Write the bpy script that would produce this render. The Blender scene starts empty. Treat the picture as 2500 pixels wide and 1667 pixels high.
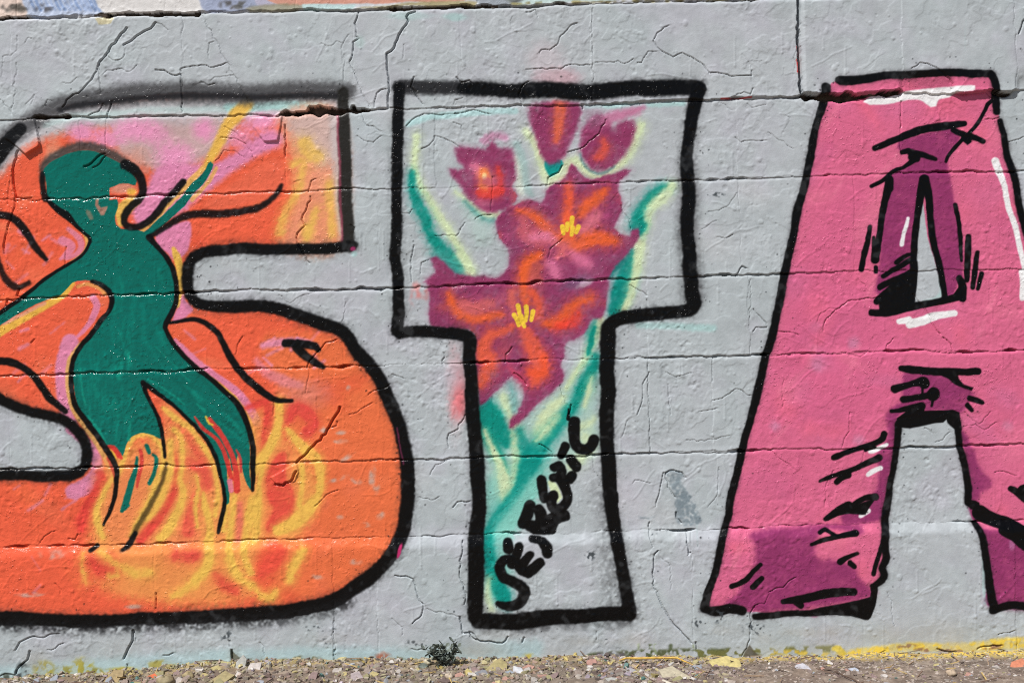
import bpy, math, random
import numpy as np

random.seed(7)
RNG = np.random.default_rng(11)

# ------------------------------------------------------------------ camera, sky, sun, exposure
S = 0.94e-3                      # metres on the wall per photo pixel (2500 px wide photo)
UC, VC = 1250.0, 833.5           # photo centre
ROLL = math.radians(1.52)        # the photographer held the camera slightly rolled
CR, SR = math.cos(ROLL), math.sin(ROLL)
ZC = (1607.0 - VC) * S           # height of the optical axis above the ground
DIST = 2.6
scene = bpy.context.scene
coll = scene.collection

cam_data = bpy.data.cameras.new("camera")
cam = bpy.data.objects.new("camera", cam_data)
coll.objects.link(cam)
cam_data.sensor_width = 36.0
cam_data.lens = 36.0 * DIST / (2500 * S)
cam_data.clip_start = 0.05
cam_data.clip_end = 500
from mathutils import Matrix, Vector
cam.matrix_world = Matrix(((CR, SR, 0, 0), (0, 0, -1, -DIST), (-SR, CR, 0, ZC), (0, 0, 0, 1)))
scene.camera = cam

TO_SUN = Vector((-0.38, -0.52, 0.88)).normalized()
elev = math.asin(TO_SUN.z)
world = bpy.data.worlds.new("World")
scene.world = world
world.use_nodes = True
wn = world.node_tree
bg = wn.nodes["Background"]
sky = wn.nodes.new("ShaderNodeTexSky")
sky.sky_type = 'NISHITA'
sky.sun_disc = False
sky.sun_elevation = elev
sky.sun_rotation = math.atan2(TO_SUN.x, TO_SUN.y)
sky.air_density = 1.0
sky.dust_density = 1.2
wn.links.new(sky.outputs[0], bg.inputs[0])
bg.inputs[1].default_value = 0.05

sun_data = bpy.data.lights.new("sun", 'SUN')
sun_data.energy = 5.0
sun_data.angle = math.radians(0.53)
sun_data.color = (1.0, 0.975, 0.945)
sun = bpy.data.objects.new("sun", sun_data)
coll.objects.link(sun)
sun.rotation_euler = TO_SUN.to_track_quat('Z', 'Y').to_euler()
sun.location = (-2, -3, 5)

scene.view_settings.view_transform = 'Standard'
scene.view_settings.look = 'None'
scene.view_settings.exposure = 0.03
scene.view_settings.gamma = 1.0
scene.view_settings.use_curve_mapping = False
scene.render.engine = 'CYCLES'
scene.cycles.max_bounces = 5
scene.cycles.use_denoising = False
scene.cycles.filter_width = 1.1

# ------------------------------------------------------------------ helpers: colours, noise, grid
def lin(c):
    c = np.array(c, dtype=np.float64) / 255.0
    return np.where(c <= 0.04045, c / 12.92, ((c + 0.055) / 1.055) ** 2.4).astype(np.float32)

def axis(lo_far, lo, hi, hi_far, step, grow=1.3, maxstep=24.0):
    mid = np.arange(lo, hi + step * 0.5, step)
    a, s_, left = lo, step, []
    while a > lo_far:
        s_ = min(s_ * grow, maxstep); a -= s_; left.append(a)
    a, s_, right = mid[-1], step, []
    while a < hi_far:
        s_ = min(s_ * grow, maxstep); a += s_; right.append(a)
    return np.concatenate([left[::-1], mid, right])

STEP = 1.9
PX = axis(-2700, -1284, 1284, 2700, STEP)           # along the wall, photo px from the centre
QZ = axis(-1420, -868, 800, 880, STEP)              # down the wall
NX, NZ = len(PX), len(QZ)
P, Q = np.meshgrid(PX, QZ)
P = P.astype(np.float32); Q = Q.astype(np.float32)
U = (UC + P * CR + Q * SR).astype(np.float32)
V = (VC - P * SR + Q * CR).astype(np.float32)

def bspl(x):
    """cubic b-spline taps of the sample positions x"""
    i = np.floor(x).astype(int); f = (x - i).astype(np.float32)
    return i, [(1 - f) ** 3 / 6, (3 * f ** 3 - 6 * f ** 2 + 4) / 6, (-3 * f ** 3 + 3 * f ** 2 + 3 * f + 1) / 6, f ** 3 / 6]

def noise(sx, sz=None):
    """smooth noise of about unit spread over the wall grid; feature size in photo px"""
    sz = sz or sx
    gx = (PX - PX[0]) / sx; gz = (QZ - QZ[0]) / sz
    r = RNG.standard_normal((int(gz[-1]) + 5, int(gx[-1]) + 5)).astype(np.float32)
    i, w = bspl(gx); h = sum(r[:, i + k] * w[k] for k in range(4))
    j, w = bspl(gz); n = sum(h[j + k] * w[k][:, None] for k in range(4))
    return (n / n.std()).astype(np.float32)

def sstep(a, b, x):
    t = np.clip((x - a) / (b - a), 0, 1)
    return t * t * (3 - 2 * t)

N4, N8, N20, N60, N200 = noise(3.6), noise(8), noise(20), noise(60), noise(200)
GRAIN = noise(4.2)
WARP_U = 0.35 * noise(9) + 1.3 * noise(42)
WARP_V = 0.35 * noise(9) + 1.3 * noise(42)
UW, VW = U + WARP_U, V + WARP_V
STREAK = np.clip(.93 + .07 * noise(5) + .07 * noise(16), .6, 1).astype(np.float32)

def win(u0, u1, v0, v1):
    """index window of the grid that holds a photo-pixel box"""
    us = np.array([u0, u1, u0, u1]) - UC; vs = np.array([v0, v0, v1, v1]) - VC
    p = us * CR - vs * SR; q = us * SR + vs * CR
    i0, i1 = np.searchsorted(PX, [p.min() - 6, p.max() + 6])
    j0, j1 = np.searchsorted(QZ, [q.min() - 6, q.max() + 6])
    return slice(max(j0 - 1, 0), min(j1 + 1, NZ)), slice(max(i0 - 1, 0), min(i1 + 1, NX))

# paint layers: colour, gloss and the id of the painted part
COL = np.empty((NZ, NX, 3), np.float32)
GLOSS = np.zeros((NZ, NX), np.float32)
PART = np.zeros((NZ, NX), np.int16)
TAGS = [None]
COUNT = {}
def nxt(t):
    COUNT[t] = COUNT.get(t, 0) + 1
    return f"{t}/{COUNT[t]}"
def tag_id(t):
    if t not in TAGS: TAGS.append(t)
    return TAGS.index(t)

# photo-crop coordinates -> photo pixels
ROWV = (0, 400, 820, 1250)
K = 625 / 2350
def nums(s): 
    a = [float(x) for x in s.replace(',', ' ').split()]
    return list(zip(a[0::2], a[1::2]))
def T(c, r, s): return [(c * 625 + x * K, ROWV[r] + y * K) for x, y in nums(s)]
def X(s): return nums(s)
def crop(u0, v0, k): return lambda s: [(u0 + x * k, v0 + y * k) for x, y in nums(s)]
F = crop(0, 0, 2500 / 2352)
C1 = crop(1150, 980, 400 / 1206)
C2 = crop(980, 220, 660 / 2352)
C3 = crop(980, 620, 660 / 2352)
C4 = crop(180, 980, 660 / 2352)
C5 = crop(2180, 900, 320 / 784)
C6 = crop(0, 240, 330 / 1362)

def curve(pts, closed=False, step=7.0, w=None):
    """Catmull-Rom resampling; returns points and interpolated widths"""
    n = len(pts); pts = np.array(pts, float)
    ws = np.full(n, 1.0) if w is None else np.interp(np.linspace(0, 1, n), np.linspace(0, 1, len(np.atleast_1d(w))), np.atleast_1d(w))
    out, wo = [], []
    rng = range(n if closed else n - 1)
    for i in rng:
        g = (lambda k: pts[k % n]) if closed else (lambda k: pts[min(max(k, 0), n - 1)])
        p0, p1, p2, p3 = g(i - 1), g(i), g(i + 1), g(i + 2)
        L = np.hypot(*(p2 - p1)); m = max(1, int(L / step))
        for t in np.arange(m) / m:
            out.append(0.5 * (2 * p1 + (p2 - p0) * t + (2 * p0 - 5 * p1 + 4 * p2 - p3) * t * t + (3 * p1 - p0 - 3 * p2 + p3) * t ** 3))
            wo.append(ws[i] * (1 - t) + ws[(i + 1) % n] * t)
    if not closed: out.append(pts[-1]); wo.append(ws[-1])
    return np.array(out), np.array(wo)

def seg_dist(pts, rad, closed, js, is_, uu, vv, pad, signed=False):
    """distance minus radius to a polyline, over the window"""
    d = np.full(uu.shape, 1e6, np.float32); side = np.zeros(uu.shape, np.float32) if signed else None
    n = len(pts)
    for i in range(n if closed else n - 1):
        a, b = pts[i], pts[(i + 1) % n]; ra, rb = rad[i], rad[(i + 1) % n]
        m = pad + max(ra, rb)
        sj, si = win(min(a[0], b[0]) - m, max(a[0], b[0]) + m, min(a[1], b[1]) - m, max(a[1], b[1]) + m)
        y0, y1 = max(sj.start - js.start, 0), min(sj.stop, js.stop) - js.start
        x0, x1 = max(si.start - is_.start, 0), min(si.stop, is_.stop) - is_.start
        if y1 <= y0 or x1 <= x0: continue
        su, sv = uu[y0:y1, x0:x1], vv[y0:y1, x0:x1]
        ab = b - a; L2 = ab @ ab + 1e-9
        t = np.clip(((su - a[0]) * ab[0] + (sv - a[1]) * ab[1]) / L2, 0, 1)
        ex, ey = su - a[0] - t * ab[0], sv - a[1] - t * ab[1]
        dd = np.sqrt(ex * ex + ey * ey) - (ra + (rb - ra) * t)
        sub = d[y0:y1, x0:x1]; k = dd < sub
        sub[k] = dd[k]
        if signed: side[y0:y1, x0:x1][k] = (-0.42 * ex - 0.9 * ey)[k]      # > 0 on the upper left side
    return (d, side) if signed else d

def lay(js, is_, a, col, gloss, tag, alpha, mod=None):
    if mod is not None: a = a * mod
    a = np.clip(a, 0, 1) * alpha
    c = COL[js, is_]; c += (np.array(col, np.float32) / 255 - c) * a[..., None]   # pigments mix in display space
    if gloss is not None:
        g = GLOSS[js, is_]; g += (gloss - g) * a
    if tag is not None:
        PART[js, is_][a > 0.5] = tag_id(tag) if tag else 0

def soften(d, soft, js, is_):
    a = np.clip(0.5 - d / soft, 0, 1)
    a = a * a * (3 - 2 * a)
    if soft > 3:
        a = np.clip(a + 4 * a * (1 - a) * 0.10 * GRAIN[js, is_], 0, 1)
    return a

def stroke(pts, w, col, soft=4, alpha=1, tag=None, gloss=0.7, closed=False, warp=True, mod=None):
    pts, ws = curve(pts, closed, w=w); rad = ws * 0.5
    pad = soft + 5; m = pad + rad.max()
    js, is_ = win(pts[:, 0].min() - m, pts[:, 0].max() + m, pts[:, 1].min() - m, pts[:, 1].max() + m)
    uu, vv = (UW, VW) if warp else (U, V)
    d = seg_dist(pts, rad, closed, js, is_, uu[js, is_], vv[js, is_], pad)
    lay(js, is_, soften(d, soft, js, is_), col, gloss, tag, alpha, None if mod is None else mod[js, is_])

def spray(pts, w, col, soft=10, alpha=.9, tag=None, gloss=.6):
    """a can held further off: a wide faint pass, then the denser core"""
    w = np.array(w, float)
    stroke(pts, w * 1.25 + 6, col, soft * 2.2 + 6, alpha * .5, gloss=None, mod=STREAK)
    stroke(pts, w, col, soft, alpha, tag=tag, gloss=gloss, mod=STREAK)
def inside(pts, uu, vv):
    c = np.zeros(uu.shape, bool); n = len(pts)
    for i in range(n):
        (x0, y0), (x1, y1) = pts[i], pts[(i + 1) % n]
        if y0 == y1: continue
        k = (vv >= min(y0, y1)) & (vv < max(y0, y1))
        c ^= k & (uu < x0 + (vv - y0) * ((x1 - x0) / (y1 - y0)))
    return c

def poly_sd(pts, soft, smooth=True, warp=True, step=9.0):
    pts = curve(pts, True, step=step)[0] if smooth else np.array(pts, float)
    pad = soft + 5
    js, is_ = win(pts[:, 0].min() - pad, pts[:, 0].max() + pad, pts[:, 1].min() - pad, pts[:, 1].max() + pad)
    uu, vv = (UW, VW) if warp else (U, V)
    uu, vv = uu[js, is_], vv[js, is_]
    d = np.minimum(seg_dist(pts, np.zeros(len(pts)), True, js, is_, uu, vv, pad), pad)
    ins = inside(pts, uu, vv)
    return js, is_, np.where(ins, -d, d)

def fill(pts, col, soft=4, alpha=1, tag=None, gloss=0.7, smooth=True, warp=True, mod=None):
    js, is_, d = poly_sd(pts, soft, smooth, warp)
    lay(js, is_, soften(d, soft, js, is_), col, gloss, tag, alpha, None if mod is None else mod[js, is_])

def label_only(pts, tag, smooth=True):
    js, is_, d = poly_sd(pts, 3, smooth)
    PART[js, is_][d < 0] = tag_id(tag)

def blob(u, v, ru, rv, col, alpha=1, soft=0.6, rot=0, tag=None, gloss=None, mod=None):
    """soft elliptical spray patch"""
    m = max(ru, rv) * 1.6
    js, is_ = win(u - m, u + m, v - m, v + m)
    du, dv = UW[js, is_] - u, VW[js, is_] - v
    c, s = math.cos(math.radians(rot)), math.sin(math.radians(rot))
    r = np.sqrt(((du * c + dv * s) / ru) ** 2 + ((dv * c - du * s) / rv) ** 2)
    a = 1 - sstep(1 - soft, 1 + soft * 0.6, r)
    a = np.clip(a + 4 * a * (1 - a) * 0.1 * GRAIN[js, is_], 0, 1)
    lay(js, is_, a, col, gloss, tag, alpha, None if mod is None else mod[js, is_])

# ------------------------------------------------------------------ paint colours (as painted)
GREY = (175, 181, 185); BLACK = (7, 7, 8); ORANGE = (228, 96, 66); ORANGE2 = (224, 112, 68)
PINK = (214, 130, 168); TAN = (224, 172, 92); YEL = (228, 184, 66); GREEN = (0, 103, 92); TEAL = (0, 134, 119)
PALE = (203, 219, 175); AQUA = (160, 207, 203); MAUVE = (138, 54, 93); CORAL = (228, 84, 60); FORANGE = (232, 98, 48)
APINK = (209, 102, 136); APURP = (140, 52, 99); WHITE = (232, 233, 233); RED = (212, 58, 58); FPINK = (220, 120, 150)
COL[:] = np.array(GREY, np.float32) / 255
mott = np.clip(0.5 + 0.35 * N60 + 0.3 * N200, 0, 1)[..., None]; mott2 = np.clip(0.35 * noise(70) + 0.3 * noise(25), 0, 1)[..., None]
COL[:] = COL * (1 - 0.4 * mott) + np.array((169, 181, 183), np.float32) / 255 * (0.4 * mott)
COL[:] = COL * (1 - 0.45 * mott2) + np.array((180, 179, 190), np.float32) / 255 * (0.45 * mott2)
COL *= (1 + 0.012 * N20)[..., None]
GLOSS[:] = 0.12
# ------------------------------------------------------------------ course joints (photo px: u, v, gap width)
JOINTS = [
 [(-2600,112,5),(-400,57,6),(0,46,7),(130,43,5),(230,40,6),(300,37,8),(485,34,10),(492,32,3.5),(625,29,4),(880,24,4),(905,22,5),(1020,21,8),(1200,18,7),(1250,15,4),(1600,6,5),(1770,2,4),(1945,-2,4),(2500,-17,4),(5000,-80,4)],
 [(-2600,372,2.5),(-400,305,2),(40,294,2),(76,292,3),(84,289,11),(165,287,9),(182,288,3),(400,283,3),(620,279,2),(680,280,5),(700,277,16),(740,275,22),(885,271,22),(905,269,6),(960,265,2),(1040,263,2),(1250,258,2.5),(1410,256,2),(1500,249,3),(1700,242,5),(1835,238,6),(1862,237,4),(1955,235,5),(1965,236,15),(2024,239,18),(2100,238,16),(2150,229,11),(2198,226,8),(2204,226,1),(2320,229,1),(2332,228,4),(2415,224,3),(2436,232,11),(2466,228,11),(2472,221,2),(2500,220,2),(5000,150,2)],
 [(-2600,560,2.5),(0,488,1.5),(106,485,3),(400,475,4),(625,468,3),(880,462,2),(1000,460,1),(1250,456,1.5),(1330,450,4),(1500,445,3),(1700,440,3),(1780,437,5),(1875,434,3),(2060,427,2.5),(2180,424,2),(2230,420,4),(2400,418,5),(2500,417,4),(5000,345,3)],
 [(-2600,802,2.5),(0,730,2),(150,722,4),(440,714,4),(625,706,2),(670,706,5),(820,708,5),(920,704,6),(1000,700,3),(1250,690,4.5),(1540,677,4),(1640,674,2),(1750,672,5),(1875,669,3),(2100,661,1.5),(2500,657,1.5),(5000,590,2)],
 [(-2600,985,2.5),(0,917,3.5),(240,909,4),(487,902,5),(520,900,2),(625,897,4),(790,893,3),(835,896,6),(860,893,4),(1000,888,1),(1080,884,2),(1150,883,5),(1225,882,5),(1300,876,2.5),(1470,874,2.5),(1600,871,5),(1660,871,5),(1735,868,2),(1740,870,6),(1850,865,6),(1990,863,5),(2090,859,5),(2160,857,5),(2260,854,4),(2325,858,6),(2420,857,5),(2500,853,6),(5000,790,3)],
 [(-2600,1210,2.5),(0,1144,4),(220,1139,3),(400,1135,3),(625,1133,2),(700,1128,3),(980,1121,2.5),(1100,1116,5),(1250,1111,4),(1330,1115,5),(1500,1107,4),(1600,1105,5),(1830,1098,5),(1900,1096,2),(2100,1093,2.5),(2190,1089,4),(2500,1083,4),(5000,1015,3)],
 [(-2600,1400,3),(0,1335,5),(200,1330,5),(330,1328,4),(480,1321,2.5),(700,1315,2.5),(960,1309,2.5),(1130,1304,4),(1250,1300,4),(1330,1300,2),(1480,1296,2),(1590,1292,4),(1640,1294,5),(1700,1290,4),(1880,1284,3),(2100,1277,2.5),(2360,1272,2.5),(2500,1270,3),(5000,1200,3)],
]
# upright joints of each course: (photo u, strength)
UPRIGHTS = [
 [(40,.6),(402,.8),(722,.9),(1166,.9),(1560,.6),(1980,.6)],
 [(27,.35),(444,.8),(862,.25),(1125,.25),(1443,.7),(1950,1.2),(2200,.5),(2474,.8)],
 [(258,.4),(697,1.0),(1062,.3),(1421,.8),(1800,.3),(2198,1.1)],
 [(162,.5),(560,.2),(925,.5),(1328,.3),(1806,.5),(2085,.5),(2440,.25)],
 [(60,.2),(418,.25),(838,.5),(1240,.2),(1580,.3),(1829,.6),(2240,.25)],
 [(20,.2),(400,.2),(816,.4),(1200,.2),(1582,.6),(1739,.6),(2085,.35),(2470,.2)],
 [(200,.3),(630,.3),(1010,.25),(1390,.25),(1751,.5),(2150,.3)],
 [(383,.6),(561,.35),(816,.7),(922,.4),(1230,.3),(1689,.8),(2101,.35),(2476,.7)],
]

# ------------------------------------------------------------------ the upper course carries another painting
def above(seg, col, soft=6, alpha=1): fill(seg, col, soft, alpha, gloss=.3)
above(X("-700 -60 -700 75 40 52 640 30 1840 2 1946 -2 1946 -90 600 -60"), (196,200,206), 4)
above(X("-60 -40 -20 40 30 44 62 40 70 10 50 -40"), (222,202,190), 6)
above(X("64 -30 75 40 160 40 258 30 250 -30"), (178,190,212), 8)
for k in range(16):
    u0 = 70 + k * 12; stroke(X(f"{u0} -20 {u0+8} 10 {u0+18} 26"), random.uniform(5, 10), random.choice([(120,146,190),(214,220,230),(150,170,206)]), 5, .7, gloss=.5)
above(X("255 -30 258 36 400 32 488 28 492 -30"), (214,212,210), 8)
above(X("500 -30 505 30 600 26 640 24 630 -30"), (150,160,186), 8, .9)
above(X("625 -30 628 14 672 14 676 -30"), (178,176,196), 5)
above(X("676 -30 678 12 830 12 1000 8 1140 2 1150 -40"), (205,150,132), 5)
above(X("600 20 612 30 720 28 740 16 700 10"), (140,136,112), 8, .8)
above(X("736 12 740 26 860 24 868 14 800 14"), (184,208,208), 5)
above(X("870 22 1010 17 1160 16 1166 6 1060 4 1000 10"), (160,150,110), 8, .9)
above(X("1170 -20 1172 14 1250 14 1260 -20"), (150,158,166), 5)
above(X("1250 -20 1255 12 1330 10 1400 6 1500 2 1500 -20"), (186,206,204), 6)
for u0, c in ((20,(84,80,76)),(46,(90,86,80)),(105,(90,88,92)),(560,(86,84,84)),(590,(92,92,90)),(1255,(90,90,90))):
    blob(u0, 24 - u0*.02, 22, 12, c, .9, mod=np.clip(.6+.7*N8,0,1))
for u0 in np.arange(1260, 1840, 36):
    blob(u0, 10-(u0-1250)*.018, 18, 4, random.choice([(120,110,70),(60,50,44),(150,140,90)]), .8, mod=np.clip(.5+.7*N8,0,1))

# faint oversprays on the bare grey
blob(1360, 190, 60, 26, (205,150,160), .55); blob(1330,150,50,50,(190,176,182),.5)
blob(1000, 40, 60, 10, (168,198,196), .5); blob(1110, 42, 30, 10, (160,200,196), .6)
blob(880,105,12,18,(172,198,194),.6)
stroke(X("1560 795 1640 798 1740 800"), 16, AQUA, 12, .55, gloss=.15)
for u0,v0,ru,rv,a in ((1125,985,26,40,.6),(1112,940,22,110,.3),(1128,955,20,60,.7)):
    blob(u0,v0,ru,rv,(222,112,118),a,.9)
for u0,v0,ru,rv,a in ((1020,700,14,12,.8),(1030,716,22,18,.7),(1008,735,8,26,.35)):
    blob(u0,v0,ru,rv,(216,116,112),a,.9, mod=np.clip(.55+.7*N8,0,1))

# ------------------------------------------------------------------ letter S
BS = "S"
S_POLY = X("838 232 760 226 625 232 430 226 300 238 170 257 80 294 25 340 -20 388 -84 475 -115 620 -100 790 -60 905 0 974 80 1003 160 1027 205 1075 214 1107 206 1140 160 1162 0 1162 -88 1166 -98 1330 -80 1492 0 1504 213 1511 425 1504 625 1495 771 1476 864 1433 931 1380 973 1319 993 1250 996 1166 985 1072 963 1003 931 937 891 878 838 811 731 770 625 748 500 745 462 715 456 675 478 625 540 608 700 607 846 602")
fill(S_POLY, ORANGE, 3, tag=BS, gloss=.75, smooth=False)
fill(X("640 830 800 815 880 880 940 970 975 1060 985 1180 985 1260 930 1370 820 1440 640 1470 700 1300 720 1100 680 960"), ORANGE2, 40, .9, tag=None, gloss=.6)
for _ in range(110):
    u0, v0 = random.uniform(0, 980), random.uniform(420, 1480)
    blob(u0, v0, random.uniform(16, 60), random.uniform(10, 36), random.choice([(232,118,84),(218,78,56),(228,128,92),(224,104,64)]), random.uniform(.2, .55), .95, random.uniform(-60, 60), mod=(PART == tag_id(BS)).astype(np.float32))
# grey / aqua haze under the top bar, then pinks
stroke(X("-30 410 30 350 90 312 200 285 360 272 520 268 700 262 840 262"), 66, (183,184,188), 34, .98, gloss=.3)
stroke(X("110 305 200 285 400 272 600 268"), 20, (176,204,202), 16, .6, gloss=.3)
stroke(X("560 262 700 258 800 264"), 24, AQUA, 10, .8, gloss=.3)
fill(X("300 290 560 290 560 350 480 400 400 420 330 400 280 360"), (186,174,178), 40, .85, gloss=.4)
blob(770, 330, 60, 70, (226,150,110), .85, .8); blob(800,420,40,80,(196,176,170),.55,.9); stroke(X("822 270 824 330 826 420 832 500 836 560"), [60,56,40,30,22], (186,182,184), 22, .9, gloss=.3)
blob(130, 380, 30, 40, (222,160,130), .7, .8); blob(330,395,40,34,(206,140,120),.6,.9)
for u0,v0,ru,rv,a in ((205,325,42,26,.95),(262,340,46,24,.9),(330,318,60,30,.9),(380,330,40,30,.7),(500,318,30,28,.95),(425,382,50,40,.95),(640,300,50,26,.9),(660,340,40,26,.8),(590,340,40,30,.8)):
    blob(u0,v0,ru,rv,(226,146,184),a,.8,gloss=.55)
fill(X("395 400 520 400 640 330 690 330 690 350 600 400 520 460 440 520 380 545 340 560 320 500 350 470"), (216,134,172), 22, .97, gloss=.6)
fill(X("640 395 690 395 690 470 600 500 530 515 500 500 560 455"), (226,104,76), 26, .9, gloss=.6)
fill(X('690 290 830 280 836 590 690 600 720 450'), (226,150,116), 50, .85, gloss=.5)
fill(X('700 285 830 280 832 370 780 400 720 340'), (196,178,176), 46, .8, gloss=.4)
stroke(X('826 280 830 420 838 580'), [44,36,20], (190,180,180), 20, .8, gloss=.3)
# yellow ray and the yellow halo of the arm
stroke(X("604 250 580 280 556 312 540 342 520 376 500 412"), [30,34,26,24,24,16], (226,178,78), 12, .95, tag=nxt("S/yellow_ray"), gloss=.6)
stroke(X("494 410 455 455 415 495 380 532 350 560"), [14,16,12,14,16], TAN, 6, .95)
stroke(X("526 412 500 455 470 488"), 11, TAN, 6, .85)
for p_, w_ in ((X("733 452 716 485 700 512 690 540 684 568"),24),(X("772 512 762 545 752 575"),22),(X("806 448 810 500 810 572"),24),(X("745 352 757 372 770 380"),44),(X("748 556 746 580"),20),(X("716 402 740 396 735 430"),20)):
    spray(p_, np.array(w_) * .8, (228,184,88), 16, .75, tag=nxt("S/yellow_ray"), gloss=.55)
fill(X("285 505 318 480 345 490 330 510 310 530 302 555 290 556 283 530"), (226,182,88), 8, .95)
blob(300,462,34,14,(210,140,118),.95,.5); blob(322,470,14,10,YEL,.8)
# pink and tan around the figure
fill(X("388 562 462 540 462 600 446 626 430 640 408 618 385 595"), PINK, 8, .96)
fill(X("438 712 452 735 470 752 450 772 425 784 418 780 430 745"), PINK, 8, .95)
stroke(X("424 608 434 636 440 670 438 705 430 745"), [12,20,18,14,9], (231,187,80), 6, .95)
stroke(X("130 492 165 530 200 560 216 592 204 618 170 640"), [4,10,10,16,12,6], TAN, 5, .9)
stroke(X("166 560 190 580 198 596 190 615 160 632"), [10,16,16,14,8], (216,130,160), 6, .8)
stroke(X("150 585 172 600 160 620 145 632"), [20,22,16,8], (216,128,158), 6, .85)
stroke(X("176 692 155 716 125 738 80 764 30 792 -20 822"), [16,20,18,22,24,20], (228,180,74), 7, .95)
stroke(X("110 740 60 766 10 790"), 9, (216,140,150), 6, .6)
stroke(X("190 700 215 694 245 705 258 718"), 9, TAN, 5, .7)
stroke(X("226 725 238 745 228 775 210 800 190 820"), [16,18,16,12,8], PINK, 5, .85)
stroke(X("172 834 158 870 150 905 152 950 162 1000 178 1040"), [40,34,32,34,30,24], (213,131,166), 8, .95)
stroke(X("196 838 172 872 164 910 166 955 182 1000 206 1038 232 1078 258 1120 266 1145"), [5,9,12,13,14,14,12,14,10], (214,166,96), 5, .92)
stroke(X("176 1046 200 1070 226 1100 238 1130 236 1160 215 1185 180 1200"), [30,26,24,26,34,40,40], (213,131,166), 8, .95)
stroke(X("412 822 446 862 495 902 545 944 578 976 606 1012 618 1060 620 1120"), [5,6,7,7,8,9,6,5], (228,178,74), 4, .95)
stroke(X("430 832 470 872 520 910 566 946 604 990 628 1030"), [12,16,16,18,20,22], PINK, 7, .9)
for _ in range(34):      # dry pink drags over the orange
    reg = random.choice([(440,640,780,960),(0,150,780,960),(0,140,560,690),(640,770,790,900),(20,200,1180,1260),(0,160,1350,1470)])
    u0, v0 = random.uniform(reg[0], reg[1]), random.uniform(reg[2], reg[3])
    an = random.choice([-.9,-.5,.7,.9]) + random.uniform(-.2,.2); L = random.uniform(16,46)
    stroke([(u0,v0),(u0+L*math.cos(an),v0+L*math.sin(an))], random.uniform(3,11), (218,136,166), 8, random.uniform(.35,.8), gloss=.6)
stroke(X("640 846 690 836 740 834 775 846"), [14,22,20,12], (216,138,172), 12, .85)
stroke(X("626 880 650 910 690 930 730 940"), [14,26,30,20], (214,134,160), 16, .6)
blob(750,960,60,40,(206,128,120),.6,.9)
# bare grey flecks in the lower bowl
for u0,v0,ru,rv,rot in ((835,1055,14,6,0),(833,1077,16,6,0),(850,944,6,8,0),(910,1160,9,26,8),(870,1172,14,8,20),(825,1168,26,6,-18),(918,1190,10,16,0),(850,1115,20,6,-30),(930,1258,12,8,-30),(870,1370,14,8,0),(895,1280,10,6,0),(775,1405,16,6,0),(80,1448,34,6,-5),(130,1350,30,12,0),(330,1478,22,6,0),(640,1395,20,8,0),(830,1262,9,6,0),(790,1050,14,8,-40)):
    blob(u0,v0,ru,rv,(184,172,166),.75,.7,rot,mod=np.clip(.7+.4*N8,0,1))

# flames
RDF, PKF = (214,64,58), (222,96,92)
fill(X("250 1130 330 1090 420 1060 520 1120 640 1000 720 1100 780 1200 720 1330 600 1460 420 1470 260 1440 220 1340 230 1220"), (229,150,82), 50, .85, gloss=.6)
fill(X("404 985 430 1000 470 1046 505 1090 530 1140 545 1200 560 1290 540 1310 470 1330 330 1330 250 1310 240 1240 275 1160 300 1120 390 1090 398 1050"), (229,134,82), 26, .9)
def flame(pts, w, col, soft=11, alpha=.9, tag="S/flame"): spray(pts, np.array(w) * .9, col, soft, alpha, tag=tag and nxt(tag), gloss=.6)
for p_, w_, c_ in (
  (C4("230 640 250 690 200 780 130 900 80 1000 60 1100"), [20,26,24,22,26,20], RDF),
  (C4("860 440 900 600 880 760 800 920 700 1060 590 1200"), [10,18,20,20,22,26], RDF),
  (C4("1000 520 1120 600 1150 700 1100 780 1050 900 1000 1120"), [24,30,34,26,30,34], (222,84,70)),
  (C4("830 150 900 230 1000 300 1080 420 1130 520"), [14,22,26,26,20], (224,92,70)),
  (C4("1480 60 1680 20 1690 220 1640 420"), [10,22,26,12], RDF),
  (C4("1850 160 1960 60 2080 180 2000 300"), [22,34,30,20], (220,72,66)),
  (C4("1820 470 1780 560 1760 700 1800 820 1830 900 1780 1020 1720 1100"), [18,40,54,66,54,44,26], (216,72,62)),
  (C4("1440 900 1450 1050 1430 1200"), [14,16,12], PKF),
  (C4("300 1350 380 1450 300 1450"), [26,34,26], RDF), (C4("160 1380 250 1470 330 1510"), [30,34,20], RDF),
  (C4("900 1340 1010 1340 1090 1330"), [26,30,24], (216,66,64)),
  (C4("1640 1500 1700 1380 1760 1300"), [60,60,50], (226,86,60)),
  (T(0,3,"1980 560 2060 640 2150 700"), [10,24,30], (218,72,62)), (T(1,3,"40 560 120 460 240 380"), [24,40,30], (222,76,62))):
    low = np.mean([q[1] for q in p_]) > 1310; flame(p_, np.array(w_) * 1.05, c_, 20 if low else 11, .7 if low else .82, None)
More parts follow.
